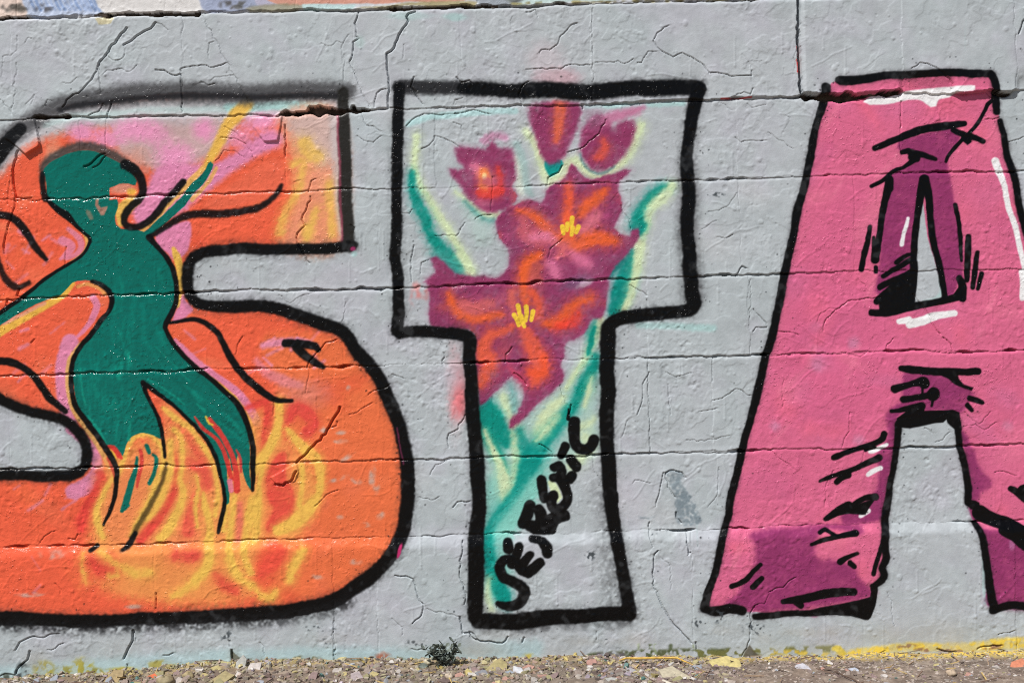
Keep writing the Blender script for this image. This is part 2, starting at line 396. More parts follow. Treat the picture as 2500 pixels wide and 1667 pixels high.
for p_, w_ in (
  (C4("600 290 540 310 490 400 430 520 390 620 300 740 240 860 200 960 220 1100 250 1180"), [12,13,12,12,13,14,14,20,18,12]),
  (C4("620 275 690 300 750 370 775 450 770 560"), [11,12,13,13,14]),
  (C4("770 560 740 680 690 800 650 900 600 1000 560 1080 510 1160"), [12,14,15,18,20,20,14]),
  (C4("830 340 840 440 840 560 800 700 740 850 680 960 640 1010"), [14,18,22,24,26,24,14]),
  (C4("870 240 920 300 940 420 940 560 920 680 950 780 930 900 880 1000 820 1100 740 1200"), [14,16,14,14,16,20,22,26,28,22]),
  (C4("780 60 870 140 1000 220 1090 340 1170 460 1220 560 1240 700 1250 840 1240 980"), [12,20,16,16,14,13,13,14,14]),
  (C4("1120 800 1140 900 1180 1010 1200 1120 1180 1230 1190 1320 1150 1450 1060 1540"), [10,18,20,22,26,24,22,20]),
  (C4("1790 10 1790 140 1770 260 1700 400 1630 500 1580 600"), [26,22,24,28,30,26]),
  (C4("1870 230 1930 320 2020 420 2100 480"), [10,24,34,34]),
  (C4("2140 560 2150 680 2140 800 2080 900 2000 980 1900 1060 1780 1120"), [30,22,18,30,40,40,30]),
  (C4("1980 560 1985 700 1960 900"), [16,14,16]),
  (C4("1400 840 1390 960 1370 1100 1350 1260 1380 1380 1440 1500"), [14,16,16,18,16,14]),
  (C4("1560 860 1540 980 1520 1100 1480 1240 1490 1360 1540 1480"), [26,28,22,20,18,18]),
  (C4("1640 560 1610 760 1600 940 1590 1120 1560 1220"), [10,14,20,24,18]),
  (C4("700 640 690 760 640 900 560 1060"), [6,12,16,12]), (C4("1060 640 1080 760 1060 900 1080 1080"), [5,10,12,8]), (C4("1310 640 1340 800 1330 960 1310 1120"), [4,10,14,10]),
  (C4("90 1320 75 1400 90 1480 110 1560"), [12,12,13,13]),
  (C4("240 1300 330 1380 430 1440 560 1490 680 1480"), [18,20,22,26,24]),
  (C4("310 1510 380 1500"), 16), (C4("2000 1290 1900 1420 1880 1540"), [20,26,26]),
  (T(0,3,"1600 760 1700 700 1800 640 1900 540 1940 430"), [18,26,26,20,12]),
  (T(0,3,"2090 440 2130 520 2200 600 2300 660"), [12,16,20,26]),
  (T(1,3,"0 700 60 760 150 770 190 720"), [12,26,30,20]), (T(1,3,"330 560 370 480 420 400 450 340"), [16,20,16,10])):
    low = np.mean([q[1] for q in p_]) > 1310; flame(p_, np.array(w_) * (.85 if low else .98), (229,184,84), 16 if low else 10, .8 if low else .9)

# dancing figure
FG = "S/dancing_figure"
for p_ in ("104 440 106 405 130 382 170 364 215 358 260 372 300 396 325 420", ):
    stroke(X(p_), [10,16,22,24,24,24,22,16], (58,62,62), 14, .85, gloss=.5)
BODY = X("104 424 109 410 121 397 145 383 174 372 206 367 237 372 266 385 296 402 319 421 332 442 330 453 300 449 282 453 266 458 267 477 266 488 287 487 289 506 282 528 283 549 295 560 330 562 354 567 372 549 399 522 425 498 447 477 463 456 492 424 508 398 514 394 520 401 517 410 495 450 473 474 452 501 425 525 399 549 372 573 366 581 375 597 399 621 415 647 424 677 426 706 423 730 415 756 402 783 399 796 407 815 420 836 447 868 479 897 513 924 545 956 574 985 590 1011 601 1046 606 1078 609 1113 610 1150 612 1180 611 1198 604 1188 597 1165 590 1137 580 1112 576 1150 568 1150 560 1120 556 1160 560 1200 560 1226 554 1231 547 1222 541 1195 534 1160 525 1122 509 1086 489 1057 457 1022 431 995 399 969 372 950 350 934 358 960 370 990 382 1018 390 1046 396 1070 372 1062 351 1057 333 1062 319 1075 308 1098 303 1112 293 1108 280 1094 263 1089 239 1059 213 1025 191 990 181 953 177 913 184 876 202 841 221 820 226 809 245 783 266 759 274 735 269 716 250 698 226 687 199 685 178 690 149 719 125 727 80 748 40 770 0 796 -40 822 -90 850 -100 826 -40 790 0 764 32 743 69 716 112 679 160 647 197 623 215 597 218 583 202 570 181 549 154 525 122 498 114 488 114 458 110 427")
fill(BODY, GREEN, 2.2, tag=FG, gloss=.95)
fill(T(0,1,"870 330 900 310 900 370 930 400 990 390 960 470 930 470 900 420 870 380"), (186,122,104), 4, .85)
fill(T(0,1,"790 420 830 430 870 510 840 520 790 450"), (150,120,100), 6, .7)
for p_, w_ in ((C4("470 900 440 930"),9),(C4("690 460 720 500 700 620 655 710"),[6,9,9,8]),(C4("560 480 540 600 500 720 460 860 420 950"),[5,11,15,15,8]),(C4("640 380 660 440"),9),(C4("1255 560 1290 660 1320 780 1335 880"),[8,11,11,11])):
    stroke(p_, w_, (0,102,90), 4, .97, tag=FG, gloss=.9)
for _ in range(110):      # lighter drags inside the figure
    u0, v0 = random.uniform(190,330), random.uniform(800,1060)
    stroke([(u0,v0),(u0+random.uniform(-4,6),v0+random.uniform(14,50))], random.uniform(2,6), (14,132,116), 6, random.uniform(.12,.42), gloss=.9, mod=(PART==tag_id(FG)).astype(np.float32))
for _ in range(70):      # broad dry-brush bands that follow torso and legs
    t_ = random.random(); a0 = random.choice([((300, 620), (290, 900)), ((330, 640), (380, 860)), ((230, 860), (300, 1090)), ((400, 900), (570, 1060)), ((250, 700), (300, 860))])
    u0 = a0[0][0] + (a0[1][0] - a0[0][0]) * t_ + random.gauss(0, 26); v0 = a0[0][1] + (a0[1][1] - a0[0][1]) * t_ + random.gauss(0, 12)
    an = math.atan2(a0[1][1] - a0[0][1], a0[1][0] - a0[0][0]) + random.gauss(0, .12); L = random.uniform(20, 70)
    stroke([(u0, v0), (u0 + L * math.cos(an), v0 + L * math.sin(an))], random.uniform(4, 13), random.choice([(10,124,110),(18,136,118),(0,88,78)]), 9, random.uniform(.2, .55), gloss=.9, mod=(PART == tag_id(FG)).astype(np.float32))
for p_, w_, a in ((X("215 1015 236 1050 258 1086"),[3,14,10],.8),(X("196 900 200 950 208 985"),5,.6),(X("318 1030 318 1075"),[3,8],.6),(X("360 925 420 960 450 985"),4,.6),(X("480 985 500 1002"),[3,8],.6),(X("310 860 316 885"),[9,4],.5),(X("282 895 290 925"),8,.4),(X("380 850 430 900 465 930"),4,.4)):
    stroke(p_, w_, (20,148,126), 5, a, gloss=.9)
for p_, w_, c_ in ((C4("1050 130 1120 230 1220 310 1290 410 1340 540 1380 680"),[4,10,9,11,12,12],(208,58,52)),(C4("1180 150 1250 240 1320 360 1380 480 1420 620 1420 780"),[12,14,14,13,14,16],(210,60,54)),(C4("1410 420 1450 500 1460 620"),[4,7,5],(198,60,60)),(C4("300 400 350 410 400 470 420 490"),[8,12,14,8],(206,56,50)),(C4("590 420 600 520 570 640 550 740"),[8,10,9,5],(206,66,58)),(C4("1150 130 1180 190 1210 200"),[5,6,4],YEL),(C4("310 420 350 470 370 540"),[5,8,5],YEL),(C4("1360 700 1370 780"),[14,14],(220,120,140)),(C4("300 500 340 590 370 700"),[8,9,4],(196,80,60))):
    stroke(p_, w_, c_, 4, .95, tag=nxt("S/flame"))

# inner contour lines and outline of the figure
CL = "S/contour_line"
def line(pts, w, soft=4, alpha=.97): stroke(pts, np.array(w) + 3.5, BLACK, soft, alpha, tag=nxt(CL), gloss=.7)
line(X("-30 520 0 525 27 532 53 552 72 578 90 607 112 634"), [16,16,15,15,15,13,7], 6, .93)
line(X("-6 628 0 648 10 676 29 697 46 701 72 690"), [8,10,14,15,12,8], 8, .85)
line(X("-40 890 0 884 32 886 58 897 85 918 104 945 125 974 160 1003"), [12,15,15,14,14,14,15,10], 5)
line(X("415 786 452 778 479 780 505 794 532 815 540 828 558 862 577 892 598 921 625 946 651 966 678 977 715 977"), [5,7,9,10,11,12,13,14,15,15,12,9,5], 5)
line(X("367 581 399 557 431 536 465 525 532 524 585 517 625 508 652 495 673 475 688 452"), [8,11,13,16,15,14,12,11,9,5], 8, .9)
line(X("305 404 327 416 343 440 348 469 338 490 314 512 303 536 309 553 335 557 359 544 383 520 404 493 425 472 449 446"), [22,20,17,15,14,14,13,14,14,13,14,13,14,12], 6, .93)
line(X("104 424 105 462 111 486"), [8,11,14], 6, .9)
line(X("118 492 140 512 160 526 178 545 202 567 219 583 216 600 197 624 160 648 112 680 69 715 30 744 0 766 -60 800"), [7,11,16,8,5,6,5,4,4,5,6,7,7,7], 3)
line(X("366 581 382 599 402 622 418 648 428 678 430 706 427 735 417 762 405 788 403 800 411 817 424 838 449 868 481 897 515 924 548 956 578 987 595 1014 607 1050 615 1090 617 1130 618 1160 616 1198"), [14,10,8,9,9,9,8,8,10,7,8,9,9,10,9,9,11,11,10,10,9,8,5])
line(X("222 687 240 692 256 703 270 720 274 738 266 762 245 786 222 815 200 841 180 874 173 908 173 948 184 988 209 1026 236 1064 262 1100 278 1128 286 1150 285 1180 281 1215 268 1250 252 1280"), [4,8,8,9,9,8,8,8,8,8,9,9,10,11,11,11,11,9,7,7,6,3])
line(X("349 932 357 958 370 990 382 1018 391 1046 398 1080 402 1115"), [7,7,6,6,6,6,4])
line(X("349 932 372 949 399 969 431 995 459 1023 491 1058 511 1087 528 1122 537 1158 546 1200 548 1240 541 1275 536 1300"), [7,8,7,6,6,6,7,7,6,6,8,7,4])
line(X("405 1130 398 1165 380 1205 362 1240 346 1270 326 1308 312 1335 296 1344"), [3,7,9,10,10,11,9,4], 9, .6)
line(X("332 1300 318 1325 300 1342"), [8,11,5], 5, .95)
line(X("236 1330 222 1342"), [9,6], 5, .95)
# outer black outline of the letter
OL = "S/outline"
HALO = np.clip(.7 + .3 * noise(4) + .2 * noise(9), 0, 1)
def outl(pts, w, soft=8, alpha=.99, tag=OL):
    stroke(pts, np.array(w) + 10, (36,36,38), 34, .5, gloss=.25, mod=HALO)
    stroke(pts, np.array(w) + 1.5, BLACK, soft, alpha, tag=tag, gloss=.65)
stroke(X("848 226 800 224 700 226 625 231 560 230 450 227 400 226 330 230 250 240 190 250 140 264 100 284 60 310 27 336 -5 372 -50 425"), [40,44,48,48,50,52,52,52,48,46,42,44,48,50,50,48], (74,74,76), 28, .92, tag=OL, gloss=.6)
stroke(X("840 236 740 236 625 237 500 234 400 236 300 244 200 258 150 272"), 15, (18,18,20), 14, .7, gloss=.85)
stroke(X("50 318 20 350 -10 385 -70 470 -112 620 -100 790 -60 905 0 974"), [30,36,40,36,32,30,26,25], BLACK, 7, .93, tag=OL, gloss=.6)
stroke(X("836 226 838 266 840 330 842 400 845 480 850 560 850 602"), [26,28,32,33,32,31,30], (34,33,30), 9, .96, tag=OL, gloss=.6)
stroke(X("824 280 828 400 834 500 836 590"), 5, (196,80,110), 7, .6)
outl(X("862 600 800 606 700 608 625 608 560 608 505 613 478 625 462 645 456 675 458 706 470 730 500 745 560 748 625 748 678 754 731 770 785 788 838 811 864 849 891 878 912 908 931 937 947 969 963 1003 976 1038 985 1072 992 1112 996 1166 997 1219 993 1250 987 1285 973 1319 955 1351 931 1380 899 1410 864 1433 822 1457 771 1476 705 1488 625 1495 532 1500 425 1505 319 1509 213 1512 106 1508 0 1505 -84 1496 -98 1330 -90 1166 0 1160 80 1160 160 1162 191 1155 210 1136 214 1107 205 1075 186 1049 160 1027 120 1014 80 1003 32 987 0 974"),
     [24,26,26,26,26,26,25,25,25,26,26,26,27,28,28,28,29,31,30,30,30,30,31,31,31,31,30,30,31,32,32,32,32,33,33,33,33,33,33,33,33,32,31,30,29,29,30,31,32,32,31,29,27,25,24,24,24,24,25,25,24,24,24,24,24,24])
stroke(X('0 1520 106 1523 213 1527 319 1524 425 1520 532 1515 625 1510 705 1503 790 1486 850 1462'), 30, (24,24,26), 34, .8, gloss=.4, mod=HALO)
stroke(X("697 838 730 838 770 844 779 853"), [20,20,20,14], BLACK, 6, .97, tag=nxt(CL))
stroke(X("728 848 745 866 770 882 790 896"), [26,22,18,12], BLACK, 7, .97, tag=nxt(CL))
stroke(X("972 1045 980 1095 986 1130"), 4, (170,60,110), 4, .5)
blob(862,608,8,6,(190,60,120),.8); blob(866,622,8,8,AQUA,.6)
blob(975,1343,5,20,(196,50,110),.95,.4,16)

# ------------------------------------------------------------------ letter T
label_only(X("973 213 1250 220 1702 215 1680 400 1680 650 1691 760 1569 772 1489 791 1484 953 1487 1166 1505 1316 1534 1495 1250 1516 1160 1508 1162 1330 1167 1219 1157 1033 1146 836 1117 810 971 812 971 666 967 533"), "T", smooth=False)
# stems and leaves
fill(X("1180 940 1300 980 1460 860 1466 1010 1460 1090 1380 1150 1290 1230 1230 1260 1180 1200"), (150,196,184), 60, .6, gloss=.3)
fill(X("1176 1200 1250 1130 1340 1090 1330 1180 1270 1270 1240 1330 1250 1420 1200 1470 1178 1400"), (120,192,178), 40, .7, gloss=.3)
def leaf(pts, w, col, soft=8, alpha=.95, k=0): spray(pts, np.array(w) * 1.02, col, soft * 1.55, alpha, tag=f"T/leaf/{k}", gloss=.55)
stroke(C2("1000 180 600 200 300 230 60 290"), 16, (168,206,206), 10, .8, gloss=.2)
stroke(X("1430 262 1560 258 1670 254"), 12, AQUA, 10, .6, gloss=.2)
leaf(C2("130 400 120 520 110 640 140 760 170 850 260 980 330 1110 400 1210 470 1320 530 1420 590 1560"), [14,15,15,14,13,17,18,17,18,17,20], PALE, 9, .95, 1)
leaf(C2("85 720 90 830 110 900 150 1000 200 1110 240 1230 300 1320 360 1400 420 1470 480 1560"), [12,15,18,26,26,22,24,30,30,24], TEAL, 10, .95, 1)
leaf(C3("320 10 400 80 470 140 530 190 600 215"), [30,34,28,14,6], (60,150,140), 14, .8, 1)
leaf(C3("500 0 550 80 590 170"), [16,18,22], PALE, 9, .9, 1)
fill(X("1110 430 1180 480 1220 540 1180 600 1150 560"), (176,206,196), 46, .5, gloss=.2)
leaf(C2("470 890 560 950 640 1020 720 1080 830 1080"), [8,11,13,14,14], PALE, 8, .9, 2)
leaf(C2("560 980 640 1060 720 1120 800 1140"), [8,10,9,8], (80,150,146), 9, .75, 2)
leaf(C2("990 600 1020 700 1030 800 1035 880"), [14,18,20,18], (206,216,200), 10, .85, 2)
stroke(C2("1000 480 1060 640 1090 820 1130 920"), [20,22,18,16], (140,176,172), 16, .55, gloss=.3)
leaf(C2("1090 360 1150 440 1190 540 1230 660 1260 780 1290 800 1400 720 1450 640 1520 620 1600 700 1700 760 1800 720 1900 640 1980 560 2030 430 2080 320"), [16,18,17,18,18,20,22,24,22,18,14,14,16,18,20,22], PALE, 10, .93, 3)
fill(C2("1250 620 1400 610 1390 680 1330 740 1290 760"), (10,142,134), 6, .97, tag="T/leaf/3", gloss=.7)
stroke(C2("1560 560 1600 660 1680 720 1760 720 1850 660"), 7, (80,140,140), 9, .7)
leaf(C2("2340 840 2260 850 2180 920 2120 1010 2060 1100 2020 1180"), [14,20,22,26,28,18], TEAL, 10, .93, 4)
leaf(C2("2352 830 2280 930 2200 1000 2150 1080 2130 1160 2090 1280 2060 1400 2040 1560"), [22,24,22,20,20,18,22,22], PALE, 9, .95, 4)
leaf(T(2,1,"1100 800 1085 900 1060 1000 1030 1100 990 1200 960 1300 930 1360"), [16,24,34,42,40,36,24], (0,128,116), 8, .96, 4)
leaf(T(2,1,"1170 620 1190 560 1160 500"), [16,20,14], TEAL, 8, .95, 4)
leaf(T(2,1,"1000 890 930 960 890 1030"), [22,22,12], (10,126,116), 9, .93, 4)
leaf(T(2,1,"1160 750 1150 900 1120 1050 1090 1180 1060 1280 1030 1340"), [18,18,18,18,17,14], PALE, 7, .95, 4)
leaf(T(2,1,"800 1400 750 1470 700 1560"), [10,14,12], (40,140,130), 8, .8, 5)
leaf(C3("1740 560 1700 680 1640 820 1590 930 1500 1060 1440 1180"), [12,22,18,16,14,12], PALE, 9, .95, 5)
leaf(C3("1680 640 1650 760 1620 880"), [8,15,5], TEAL, 5, .96, 5)
leaf(C3("1690 900 1660 1000 1600 1120 1540 1240 1480 1340 1380 1430 1240 1540"), [16,26,26,24,24,24,20], TEAL, 11, .95, 5)
leaf(C3("1660 1060 1630 1200 1590 1330"), [6,11,6], PALE, 8, .9, 5)
leaf(C3("1400 1260 1310 1350 1230 1460 1190 1560"), [14,28,28,20], PALE, 12, .93, 6)
leaf(C3("720 1260 760 1380 780 1500 800 1580"), [24,40,40,36], TEAL, 12, .93, 6)
leaf(C3("880 1230 910 1330 960 1430 1000 1560"), [18,20,18,26], PALE, 10, .9, 6)
leaf(C3("940 1120 970 1240 980 1360"), [14,14,12], (100,160,156), 14, .7, 6)
leaf(C1("60 60 100 200 160 330 210 440 250 520"), [22,32,28,22,12], TEAL, 7, .96, 6)
leaf(C1("100 220 150 340 190 430 230 540 260 680 250 730"), [8,14,16,24,30,10], PALE, 8, .93, 6)
leaf(C1("300 180 310 300 330 460 300 620"), [20,20,22,20], PALE, 9, .9, 6)
leaf(C1("180 100 230 240 250 320"), [26,30,14], TEAL, 10, .9, 6)
leaf(C1("350 200 380 320 400 420"), [16,26,22], (20,140,128), 10, .85, 6)
leaf(C1("700 110 600 220 500 320 430 430 400 520 350 640 280 750 200 850 150 930 120 1020 130 1150 170 1300 230 1420 260 1480"), [18,28,40,50,40,28,26,26,24,26,30,34,34,20], (0,136,124), 9, .96, 7)
leaf(C1("640 120 560 210 480 290"), [12,18,10], PALE, 10, .8, 7)
leaf(C1("470 580 420 700 330 830 250 920 200 960"), [20,44,50,44,20], (126,196,182), 18, .75, 7)
leaf(C1("760 200 860 160 900 130"), [12,18,12], PALE, 10, .8, 7)
leaf(C1("840 260 860 330 790 430 740 480"), [26,30,26,20], (204,222,182), 12, .85, 7)
leaf(C1("130 1300 120 1420 150 1520"), [12,14,14], PALE, 10, .7, 7)
fill(C1("560 580 620 600 670 700 640 740 590 680"), PALE, 6, .95)
# flowers
def petal(pts, col=MAUVE, soft=6, k=0, alpha=.97, smooth=True):
    fill(pts, col, 34, .45, gloss=None, smooth=smooth, mod=STREAK)
    fill(pts, col, soft + 5, alpha, tag=f"T/flower/{k}", gloss=.72, smooth=smooth, mod=STREAK)
def glow(pts, w, col, soft=10, alpha=.92, k=0): spray(pts, np.array(w) * .82,  col, soft, alpha, tag=f"T/flower/{k}", gloss=.7)
petal(C2("1120 150 1200 110 1400 90 1540 120 1560 200 1520 320 1470 440 1420 580 1380 630 1290 640 1230 580 1180 450 1130 300"), soft=10, k=1)
glow(C2("1380 140 1370 240 1360 340 1350 440"), [32,30,26,14], (216,100,70), 14, .85, 1)
petal(C2("1600 300 1690 220 1780 240 1840 330 1960 260 2030 300 2010 420 1950 540 1860 640 1740 700 1660 690 1590 600 1555 500 1560 380"), soft=10, k=2)
stroke(C2("1800 260 1900 220 2050 180 2100 150"), [30,26,20,10], (190,100,140), 22, .75, gloss=.4)
glow(C2("1760 440 1780 500 1740 560 1700 580"), [14,26,26,16], (214,84,66), 14, .8, 2)
blob(1450,285,34,30,(150,120,140),.5,.9)
petal(C2("470 500 560 490 660 510 730 520 790 440 830 510 950 520 980 640 990 780 960 850 1010 920 950 1010 860 1050 760 1060 660 1010 560 920 520 830 460 760 430 680 500 690 560 680 500 600"), soft=10, k=3)
stroke(C2("720 450 800 400 900 420"), 18, (190,110,150), 18, .6, gloss=.4)
glow(C2("640 660 680 700 720 740"), [20,30,24], FPINK, 12, .85, 3)
glow(C2("690 900 780 890 860 880"), [26,34,26], (214,64,58), 12, .92, 3)
glow(C2("840 680 860 760 850 860"), [10,18,16], (214,64,58), 9, .85, 3)
glow(C2("720 720 740 790 720 830"), [26,36,26], (236,130,72), 10, .9, 3)
blob(1184,432,6,9,(246,224,150),.95,.7)
petal(C2("820 1180 860 1080 980 1000 1120 960 1220 980 1260 880 1320 820 1420 760 1480 650 1560 730 1640 780 1800 740 1960 690 2000 700 1900 790 1880 860 1910 960 1900 1080 1850 1200 1900 1240 1990 1270 2010 1210 2060 1200 2060 1280 2000 1380 1940 1460 1860 1540 1780 1660 1700 1700 1450 1700 1000 1640 880 1620 940 1500 920 1360 860 1290"), soft=4, k=4)
petal(C2("250 1470 290 1450 360 1500 420 1560 480 1610 640 1630 720 1610 820 1640 1000 1560 1100 1500 1300 1620 1250 1700 260 1700 290 1600"), soft=4, k=5)
petal(C3("260 230 640 220 900 190 1100 200 1500 230 1780 220 1790 330 1770 480 1730 560 1660 560 1600 680 1500 750 1420 780 1410 900 1380 960 1415 1060 1390 1130 1330 1190 1240 1270 1140 1350 1040 1440 970 1500 930 1510 930 1460 1000 1380 1050 1290 1070 1200 1040 1120 960 1070 900 1110 800 1200 690 1310 670 1200 640 1000 640 800 630 700 560 650 300 640 250 560 255 380"), soft=5, k=5)
blob(1405,690,40,16,(110,90,120),.6,.8,-18); blob(1428,693,22,9,(184,160,176),.85,.6,-25)
for _ in range(60):      # uneven passes of the mauve
    u0, v0 = random.uniform(1060, 1560), random.uniform(400, 900)
    blob(u0, v0, random.uniform(8, 26), random.uniform(8, 26), random.choice([(172,78,118),(122,44,86),(196,100,132),(156,62,108),(196,84,90)]), random.uniform(.3, .65), .95, mod=np.isin(PART, [tag_id("T/flower/4"), tag_id("T/flower/5"), tag_id("T/flower/3")]).astype(np.float32))
for p_, w_, c_, k_ in (
  (C2("1020 1050 1120 1080 1210 1150 1280 1240 1370 1290"), [12,24,28,30,24], FORANGE, 4),
  (C2("1060 1130 1070 1220 1130 1280 1250 1290"), [22,40,44,34], (196,92,104), 4),
  (C2("1120 1280 1260 1270 1340 1300"), [18,26,20], FPINK, 4),
  (C2("1450 850 1460 950 1440 1060 1440 1150"), [24,27,24,26], (232,92,58), 4),
  (C2("1770 880 1700 940 1620 1000 1570 1060"), [16,30,34,26], FORANGE, 4),
  (C2("1690 1100 1620 1180 1580 1250"), [30,36,26], (212,112,128), 4),
  (C2("1530 1350 1620 1310 1730 1290 1830 1310 1890 1310"), [30,36,38,26,14], FORANGE, 4),
  (C2("1460 1160 1440 1260 1480 1320 1510 1380"), [36,44,34,24], (230,100,56), 4),
  (C2("1490 1420 1570 1480 1620 1510"), [22,32,26], (210,110,146), 4),
  (C2("1420 1340 1390 1420 1360 1450"), [16,22,12], (214,106,110), 4),
  (C2("1220 1430 1140 1470 1090 1530 1060 1600"), [12,24,26,26], FORANGE, 5),
  (C3("1190 20 1100 80 1060 160 1050 250 1060 340 1080 420"), [14,24,24,26,28,20], FORANGE, 5),
  (C3("1300 90 1340 150 1350 190"), [26,34,20], (212,114,150), 5),
  (C3("1180 130 1160 190 1200 230"), [30,34,20], (186,86,80), 5),
  (C3("420 340 440 420 500 500 600 560 700 560 860 520"), [14,26,26,24,26,16], FORANGE, 5),
  (C3("520 440 640 470 760 430 800 420"), [22,36,32,18], (206,100,100), 5),
  (C3("960 330 960 420 990 500"), [18,22,18], (210,100,90), 5),
  (C3("1130 340 1190 440 1180 540"), [20,26,22], (226,90,60), 5),
  (C3("1250 600 1380 580 1460 500 1540 420 1640 390"), [20,36,34,22,12], FORANGE, 5),
  (C3("1360 620 1480 600 1540 520"), [22,28,18], (228,66,50), 5),
  (C3("960 640 860 680 760 720 720 800 720 880 780 940 720 1060 690 1140"), [18,24,30,40,46,44,36,14], (224,94,66), 5),
  (C3("1060 660 1110 760 1160 860 1200 960 1180 1060 1140 1140"), [26,44,50,46,40,16], (228,94,66), 5),
  (C3("1120 1040 1190 1050 1240 1000 1230 900"), [26,30,22,16], (234,88,54), 5),
  (C3("900 820 950 760 1000 700"), [8,18,12], (150,66,90), 5),
  (C3("940 990 1000 1060 1090 1140"), [12,16,10], (190,70,100), 5)):
    glow(p_, w_, c_, 20, .88, k_)
STM = (234,196,62)
for s_, k_, f_ in (("1485 1115 1480 1180",4,C2),("1400 1190 1410 1250",4,C2),("1445 1165 1440 1220",4,C2),("1490 1200 1480 1260",4,C2),("1540 1190 1520 1240",4,C2),
                   ("1015 450 1025 500 1035 560",5,C3),("1085 460 1090 520 1080 580",5,C3),("1145 500 1130 575",5,C3),("980 530 1000 560 1020 620",5,C3),("1050 590 1070 630",5,C3),("1040 540 1060 600",5,C3)):
    stroke(f_(s_), [12,9.5] , STM, 2.2, 1, tag=f"T/flower/{k_}", warp=False)
# outline
OT = "T/outline"
def outt(pts, w, soft=7, alpha=.99):
    stroke(pts, np.array(w) + 8, (36,36,38), 32, .48, gloss=.25, mod=HALO)
    stroke(pts, np.array(w) + 2, BLACK, soft, alpha, tag=OT, gloss=.65)
stroke(X("1676 400 1682 480 1680 560 1686 640 1692 720"), [44,48,50,52,56], (70,70,72), 40, .5, gloss=.2)
stroke(X("1470 1190 1478 1300 1490 1400 1508 1480"), [36,44,54,56], (50,50,52), 50, .3, gloss=.2, mod=HALO)
stroke(X("1200 1525 1350 1515 1530 1508"), 44, (60,60,62), 26, .55, gloss=.2, mod=np.clip(.6+.5*N8,0,1))
stroke(X("973 214 1024 214 1130 214 1200 216"), [36,34,34,34], (36,36,38), 16, .95, tag=OT)
outt(X("1130 214 1250 220 1356 218 1436 226 1516 218 1622 217 1702 215"), [24,34,36,37,37,36,36], 10)
outt(X("1704 216 1699 239 1689 292 1681 346 1676 399 1678 426 1683 480 1679 533 1684 613 1682 652 1689 706 1692 752 1622 767 1569 772 1516 780 1489 793 1484 820 1481 900 1484 953 1481 1033 1484 1112 1487 1166 1492 1219 1497 1263 1506 1316 1517 1383 1527 1436 1535 1489"), [34,30,27,26,28,31,31,30,30,31,32,33,30,29,30,32,34,34,34,34,35,34,34,34,32,30,29,29,30])
outt(X("1534 1494 1463 1495 1383 1501 1303 1508 1250 1516 1183 1514 1162 1506 1160 1476 1162 1410 1162 1330 1165 1276 1168 1219 1166 1139 1162 1086 1157 1033 1154 980 1150 926 1146 873 1146 828 1117 813 1050 809 997 811 971 811 973 746 971 666 968 613 967 533 968 453 969 400 971 300 973 214"), [34,33,36,36,38,36,34,34,36,37,34,34,35,33,31,30,30,30,30,28,27,27,26,27,28,26,24,23,24,24,25,24])
# signature lettering that climbs the stem
SG = "T/signature"
def sig(s, w, soft=5): stroke(C1(s), np.array(w) + 1.5, BLACK, soft, .98, tag=SG, gloss=.7)
sig("718 60 715 130", [3,8], 3)
sig("760 150 755 220 760 290 790 340 850 350 890 310 900 280", [26,26,24,26,26,24,26])
sig("690 325 665 385", [22,21]); sig("735 425 775 480", [22,23]); sig("745 545 725 565", [24,24]); sig("720 570 690 560", [10,10])
sig("610 480 645 470 665 510 640 560 600 560", [22,24,24,24,20])
sig("650 560 700 650 715 710 680 770 620 790 590 740 600 690", [28,24,22,24,24,24,26])
sig("515 570 525 650 535 710", [22,22,22])
sig("700 830 640 850 600 870 590 930", [24,28,34,26])
sig("430 770 410 830 380 890", [26,28,26]); sig("500 800 520 860 490 920 430 910", [28,30,30,26]); sig("470 930 540 930 590 940", [26,30,20])
sig("270 1030 275 1070", [24,26]); sig("520 1020 555 1070 555 1110", [20,26,22]); sig("450 1000 500 1010", [16,18])
sig("355 1055 340 1110 300 1190", [20,22,24]); sig("435 1115 400 1160 360 1210", [18,22,24]); sig("505 1175 450 1230 410 1250", [22,26,24]); sig("330 1170 370 1230 420 1260", [22,26,22])
sig("285 1145 230 1160 205 1210 230 1280 300 1320 370 1360 390 1410 350 1480 270 1500 200 1480", [20,22,24,24,26,27,26,25,22,14], 6)

# ------------------------------------------------------------------ letter A
A_POLY = X("2030 205 2120 194 2300 184 2418 188 2440 290 2470 415 2500 549 2545 700 2600 900 2680 1200 2740 1476 2425 1480 2410 1410 2395 1310 2376 1275 2364 1226 2366 1190 2351 1126 2338 1046 2330 1010 2200 1025 2190 1073 2165 1230 2158 1300 2155 1400 2130 1430 2120 1490 1960 1490 1715 1487 1745 1378 1782 1230 1816 1086 1870 868 1904 719 1936 560 1976 399 1998 290 2012 235")
fill(A_POLY, APINK, 4, tag="A", gloss=.6, smooth=False)
fill(X("1990 560 2090 440 2160 560 2200 900 2180 1000 2030 1060 1900 1000 1930 760"), (207,96,136), 80, .45)
for u0,v0,r in ((2085,835,16),(1890,1040,14),(2097,1075,14),(1995,890,20),(2460,1040,14),(1995,800,16)):
    blob(u0,v0,r,r,(190,140,170),.5,.9)
for _ in range(90):
    u0, v0 = random.uniform(1760, 2480), random.uniform(220, 1470)
    blob(u0, v0, random.uniform(20, 80), random.uniform(14, 50), random.choice([(198,96,134),(222,118,146),(204,108,146),(222,104,132)]), random.uniform(.35, .75), .95, random.uniform(-60, 60), mod=(PART == tag_id("A")).astype(np.float32))
